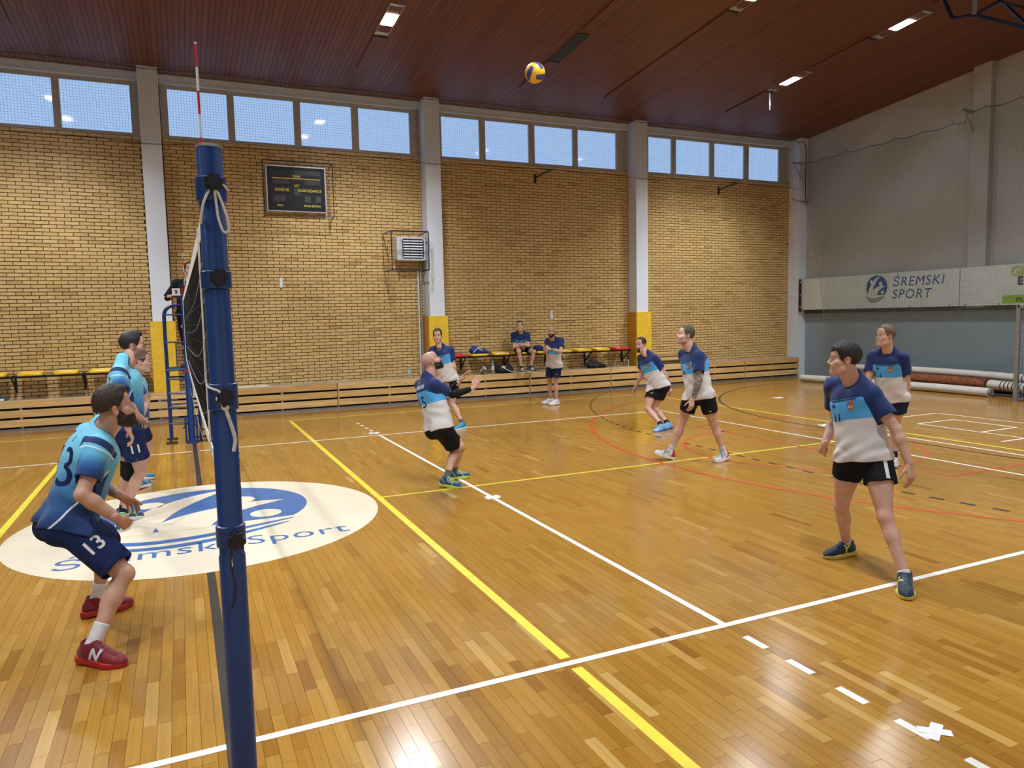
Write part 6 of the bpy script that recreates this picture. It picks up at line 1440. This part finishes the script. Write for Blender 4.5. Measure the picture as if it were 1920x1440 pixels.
P4 = build_person('libero', dict(label='bald bearded player looking up at the ball with black arm sleeves', H=1.80, h=.0068, hh=.0042, face=(0, 32), skin='light', shirt=HS, shorts=S_black, short=.80, flare=.03, hem=-.06, belly=.02, sock=K_grey, sockl=.26, waist=.012,
    shoes=SHO('blue_lime_shoe', (.012, .075, .23), (.45, .55, .08)), sole=L_yel, armsleeve='LR', hair=dict(name='black', col=(.020, .013, .010), top=0, beard=.010, brow=(.04, .025, .02)), handR=dict(curl=.12, spread=.12, palm=(.5, .3, .3)), handL=dict(curl=.15, spread=.1, palm=(.5, -.2, .3)), bulk=1.06, neck=1.08))
J, (u, r, f, _, _), s = P4['J'], P4['B'], P4['s']
wrap_decal('name_patch', '', 1, J['c7']+s*(.0*r-.085*u), r, u, P4['shirt'], plain_cloth('pale_patch', (.38, .46, .62)), P4['shirt'], poly=[(-.12, -.022), (.10, -.022), (.10, .022), (-.12, .022)])
wrap_decal('number', '15', .20, J['c7']+s*(-.02*r-.34*u), r, u, P4['shirt'], N_num, P4['shirt'])
P5 = build_person('midback', dict(label='dark haired player walking behind the bald bearded player, looking at the camera', H=1.85, h=.0095, hh=.0056, hd=.0055, face=(-114, 0), shirt=HS, shorts=S_black, short=.6, sock=K_grey, sockl=.2, shoes=SHO('turquoise_shoe', (.03, .24, .38), (.05, .36, .42)), sole=L_white, hair=dict(name='darkbrown2', col=(.032, .02, .014), top=.022, side=.009)))
chest(P5, None)
P6 = build_person('seated', dict(label='player sitting on the wall seats with crossed arms and feet on the ledge', H=1.84, h=.0105, hh=.006, hd=.006, face=(-118, 0), shirt=HS, shorts=S_black, short=.7, rise=.30, hem=.06, apron=.10, sock=K_black, sockl=.18, shoes=SHO('black_white_shoe', (.02, .022, .024), (.6, .6, .6)), sole=L_white, hair=dict(name='brown2', col=(.05, .032, .022), top=.016, side=.007)))
chest(P6, None)
P7 = build_person('coach', dict(label='bearded man with shaved head standing and clapping by the ledge', H=1.80, h=.010, hh=.0056, hd=.0055, face=(-128, -4), skin='light', shirt=HS, shorts=S_navy, short=.66, hem=-.10, flare=.028, sock=K_black, sockl=.10, shoes=SHO('white_shoe', (.66, .65, .63), (.55, .55, .55)), sole=L_white, watch='L', hair=dict(name='black2', col=(.022, .015, .012), top=0, beard=.006), handR=dict(curl=.15, palm=(.4, -.8, 0)), handL=dict(curl=.2, palm=(-.5, .8, 0))))
chest(P7, None); short_mark(P7, 'L', '', 1, W_num, .75, poly=[(-.03, -.01), (.03, .008), (.0, .012)])
P8 = build_person('runner', dict(label='goateed player leaning forward in mid stride before the right yellow pad', H=1.82, h=.0085, hh=.0052, hd=.005, face=(-160, -4), shirt=HS, shorts=S_black, short=.55, sock=K_navy, sockl=.2, shoes=SHO('pale_blue_shoe', (.20, .42, .66), (.08, .2, .4)), sole=L_blue, hair=dict(name='dark3', col=(.03, .018, .012), top=.012, side=.007, beard=.006, goatee=1)))
chest(P8, None, mark=False); short_mark(P8, 'R', '', 1, W_num, .7, poly=[(-.03, -.008), (.03, .004), (.0, .010)])
P9 = build_person('tattoo13', dict(label='tall player with tattooed arm and number 13, striding in white and red shoes', H=1.86, h=.0070, hh=.0045, face=(160, 12), skin='fair', shirt=HS, shorts=S_black, short=.56, flare=.03, hem=-.10, sock=K_lgrey, sockl=.24, tattoo='L', watch='R',
    shoes=SHO('white_red_shoe', (.64, .63, .62), (.05, .05, .06), (.48, .012, .02)), sole=L_white, hair=dict(name='ash', col=(.075, .052, .036), top=.020, side=.006, recede=.02, line=.084), stubble=.35, handL=dict(curl=.3)))
chest(P9, '13'); short_mark(P9, 'L', '', 1, W_num, .82, poly=[(-.022, -.008), (.022, -.002), (.016, .008), (-.018, .004)])
P10 = build_person('right11', dict(label='dark haired player with number 11 on the chest, stepping wide at the right front', H=1.84, h=.0062, hh=.0038, hd=.004, face=(140, 3), skin='fair', shirt=HS, shorts=S_black, short=.42, flare=.026, hem=-.04, sock=K_white, sockl=.10,
    shoes=SHO('dark_teal_shoe', (.009, .020, .040), (.02, .06, .08)), sole=L_ochre, logo=('Y', mat('lime_print', (.55, .62, .08), .5)), hair=dict(name='nearblack', col=(.016, .012, .011), top=.026, side=.012, line=.064, fringe=1, burn=-.055, nape=-.07), handR=dict(curl=.95, thumb=.4), handL=dict(curl=.28), bulk=1.03))
chest(P10, '11', .085, .06, .305)
e, d = P10['ends']['L']; J = P10['J']; o = lerp(J['hipL'], e, .5); vw = unit(np.array(CAMP)-o); Rr = unit(np.cross(-d, vw))
wrap_decal('side_stripe', '', 1, o-d*.02, Rr, -d, P10['shorts'], W_num, P10['shorts'], poly=[(.045, -.10), (.070, -.10), (.058, .11), (.033, .11)])
P11 = build_person('back1', dict(label='light brown haired player with number 1 standing at the far right', H=1.86, h=.0085, hh=.005, hd=.005, face=(163, 5), skin='fair', shirt=HS, shorts=S_navy, short=.45, hem=-.06, sock=K_black, sockl=.24, shoes=SHO('white_court_shoe', (.64, .64, .62), (.10, .10, .11)), sole=L_white, hair=dict(name='lightbrown', col=(.13, .085, .048), top=.018, side=.008, line=.078)))
chest(P11, '1')
P12 = build_person('referee', dict(label='umpire in black standing on the blue stand holding the flip scoreboard', H=1.82, h=.011, hh=.0065, hd=.006, face=(-80, 5), shirt=plain_cloth('black_polo', (.010, .011, .016)), shorts=S_pants, short=.95, flare=.012, sleeve=.97, armsleeve='LR', kneepad='LR', sock=S_pants, sockl=.97, shoes=SHO('black_shoe', (.012, .012, .013), (.03, .03, .03)), sole=L_black, hair=dict(name='black3', col=(.02, .016, .014), top=.014, side=.007)))
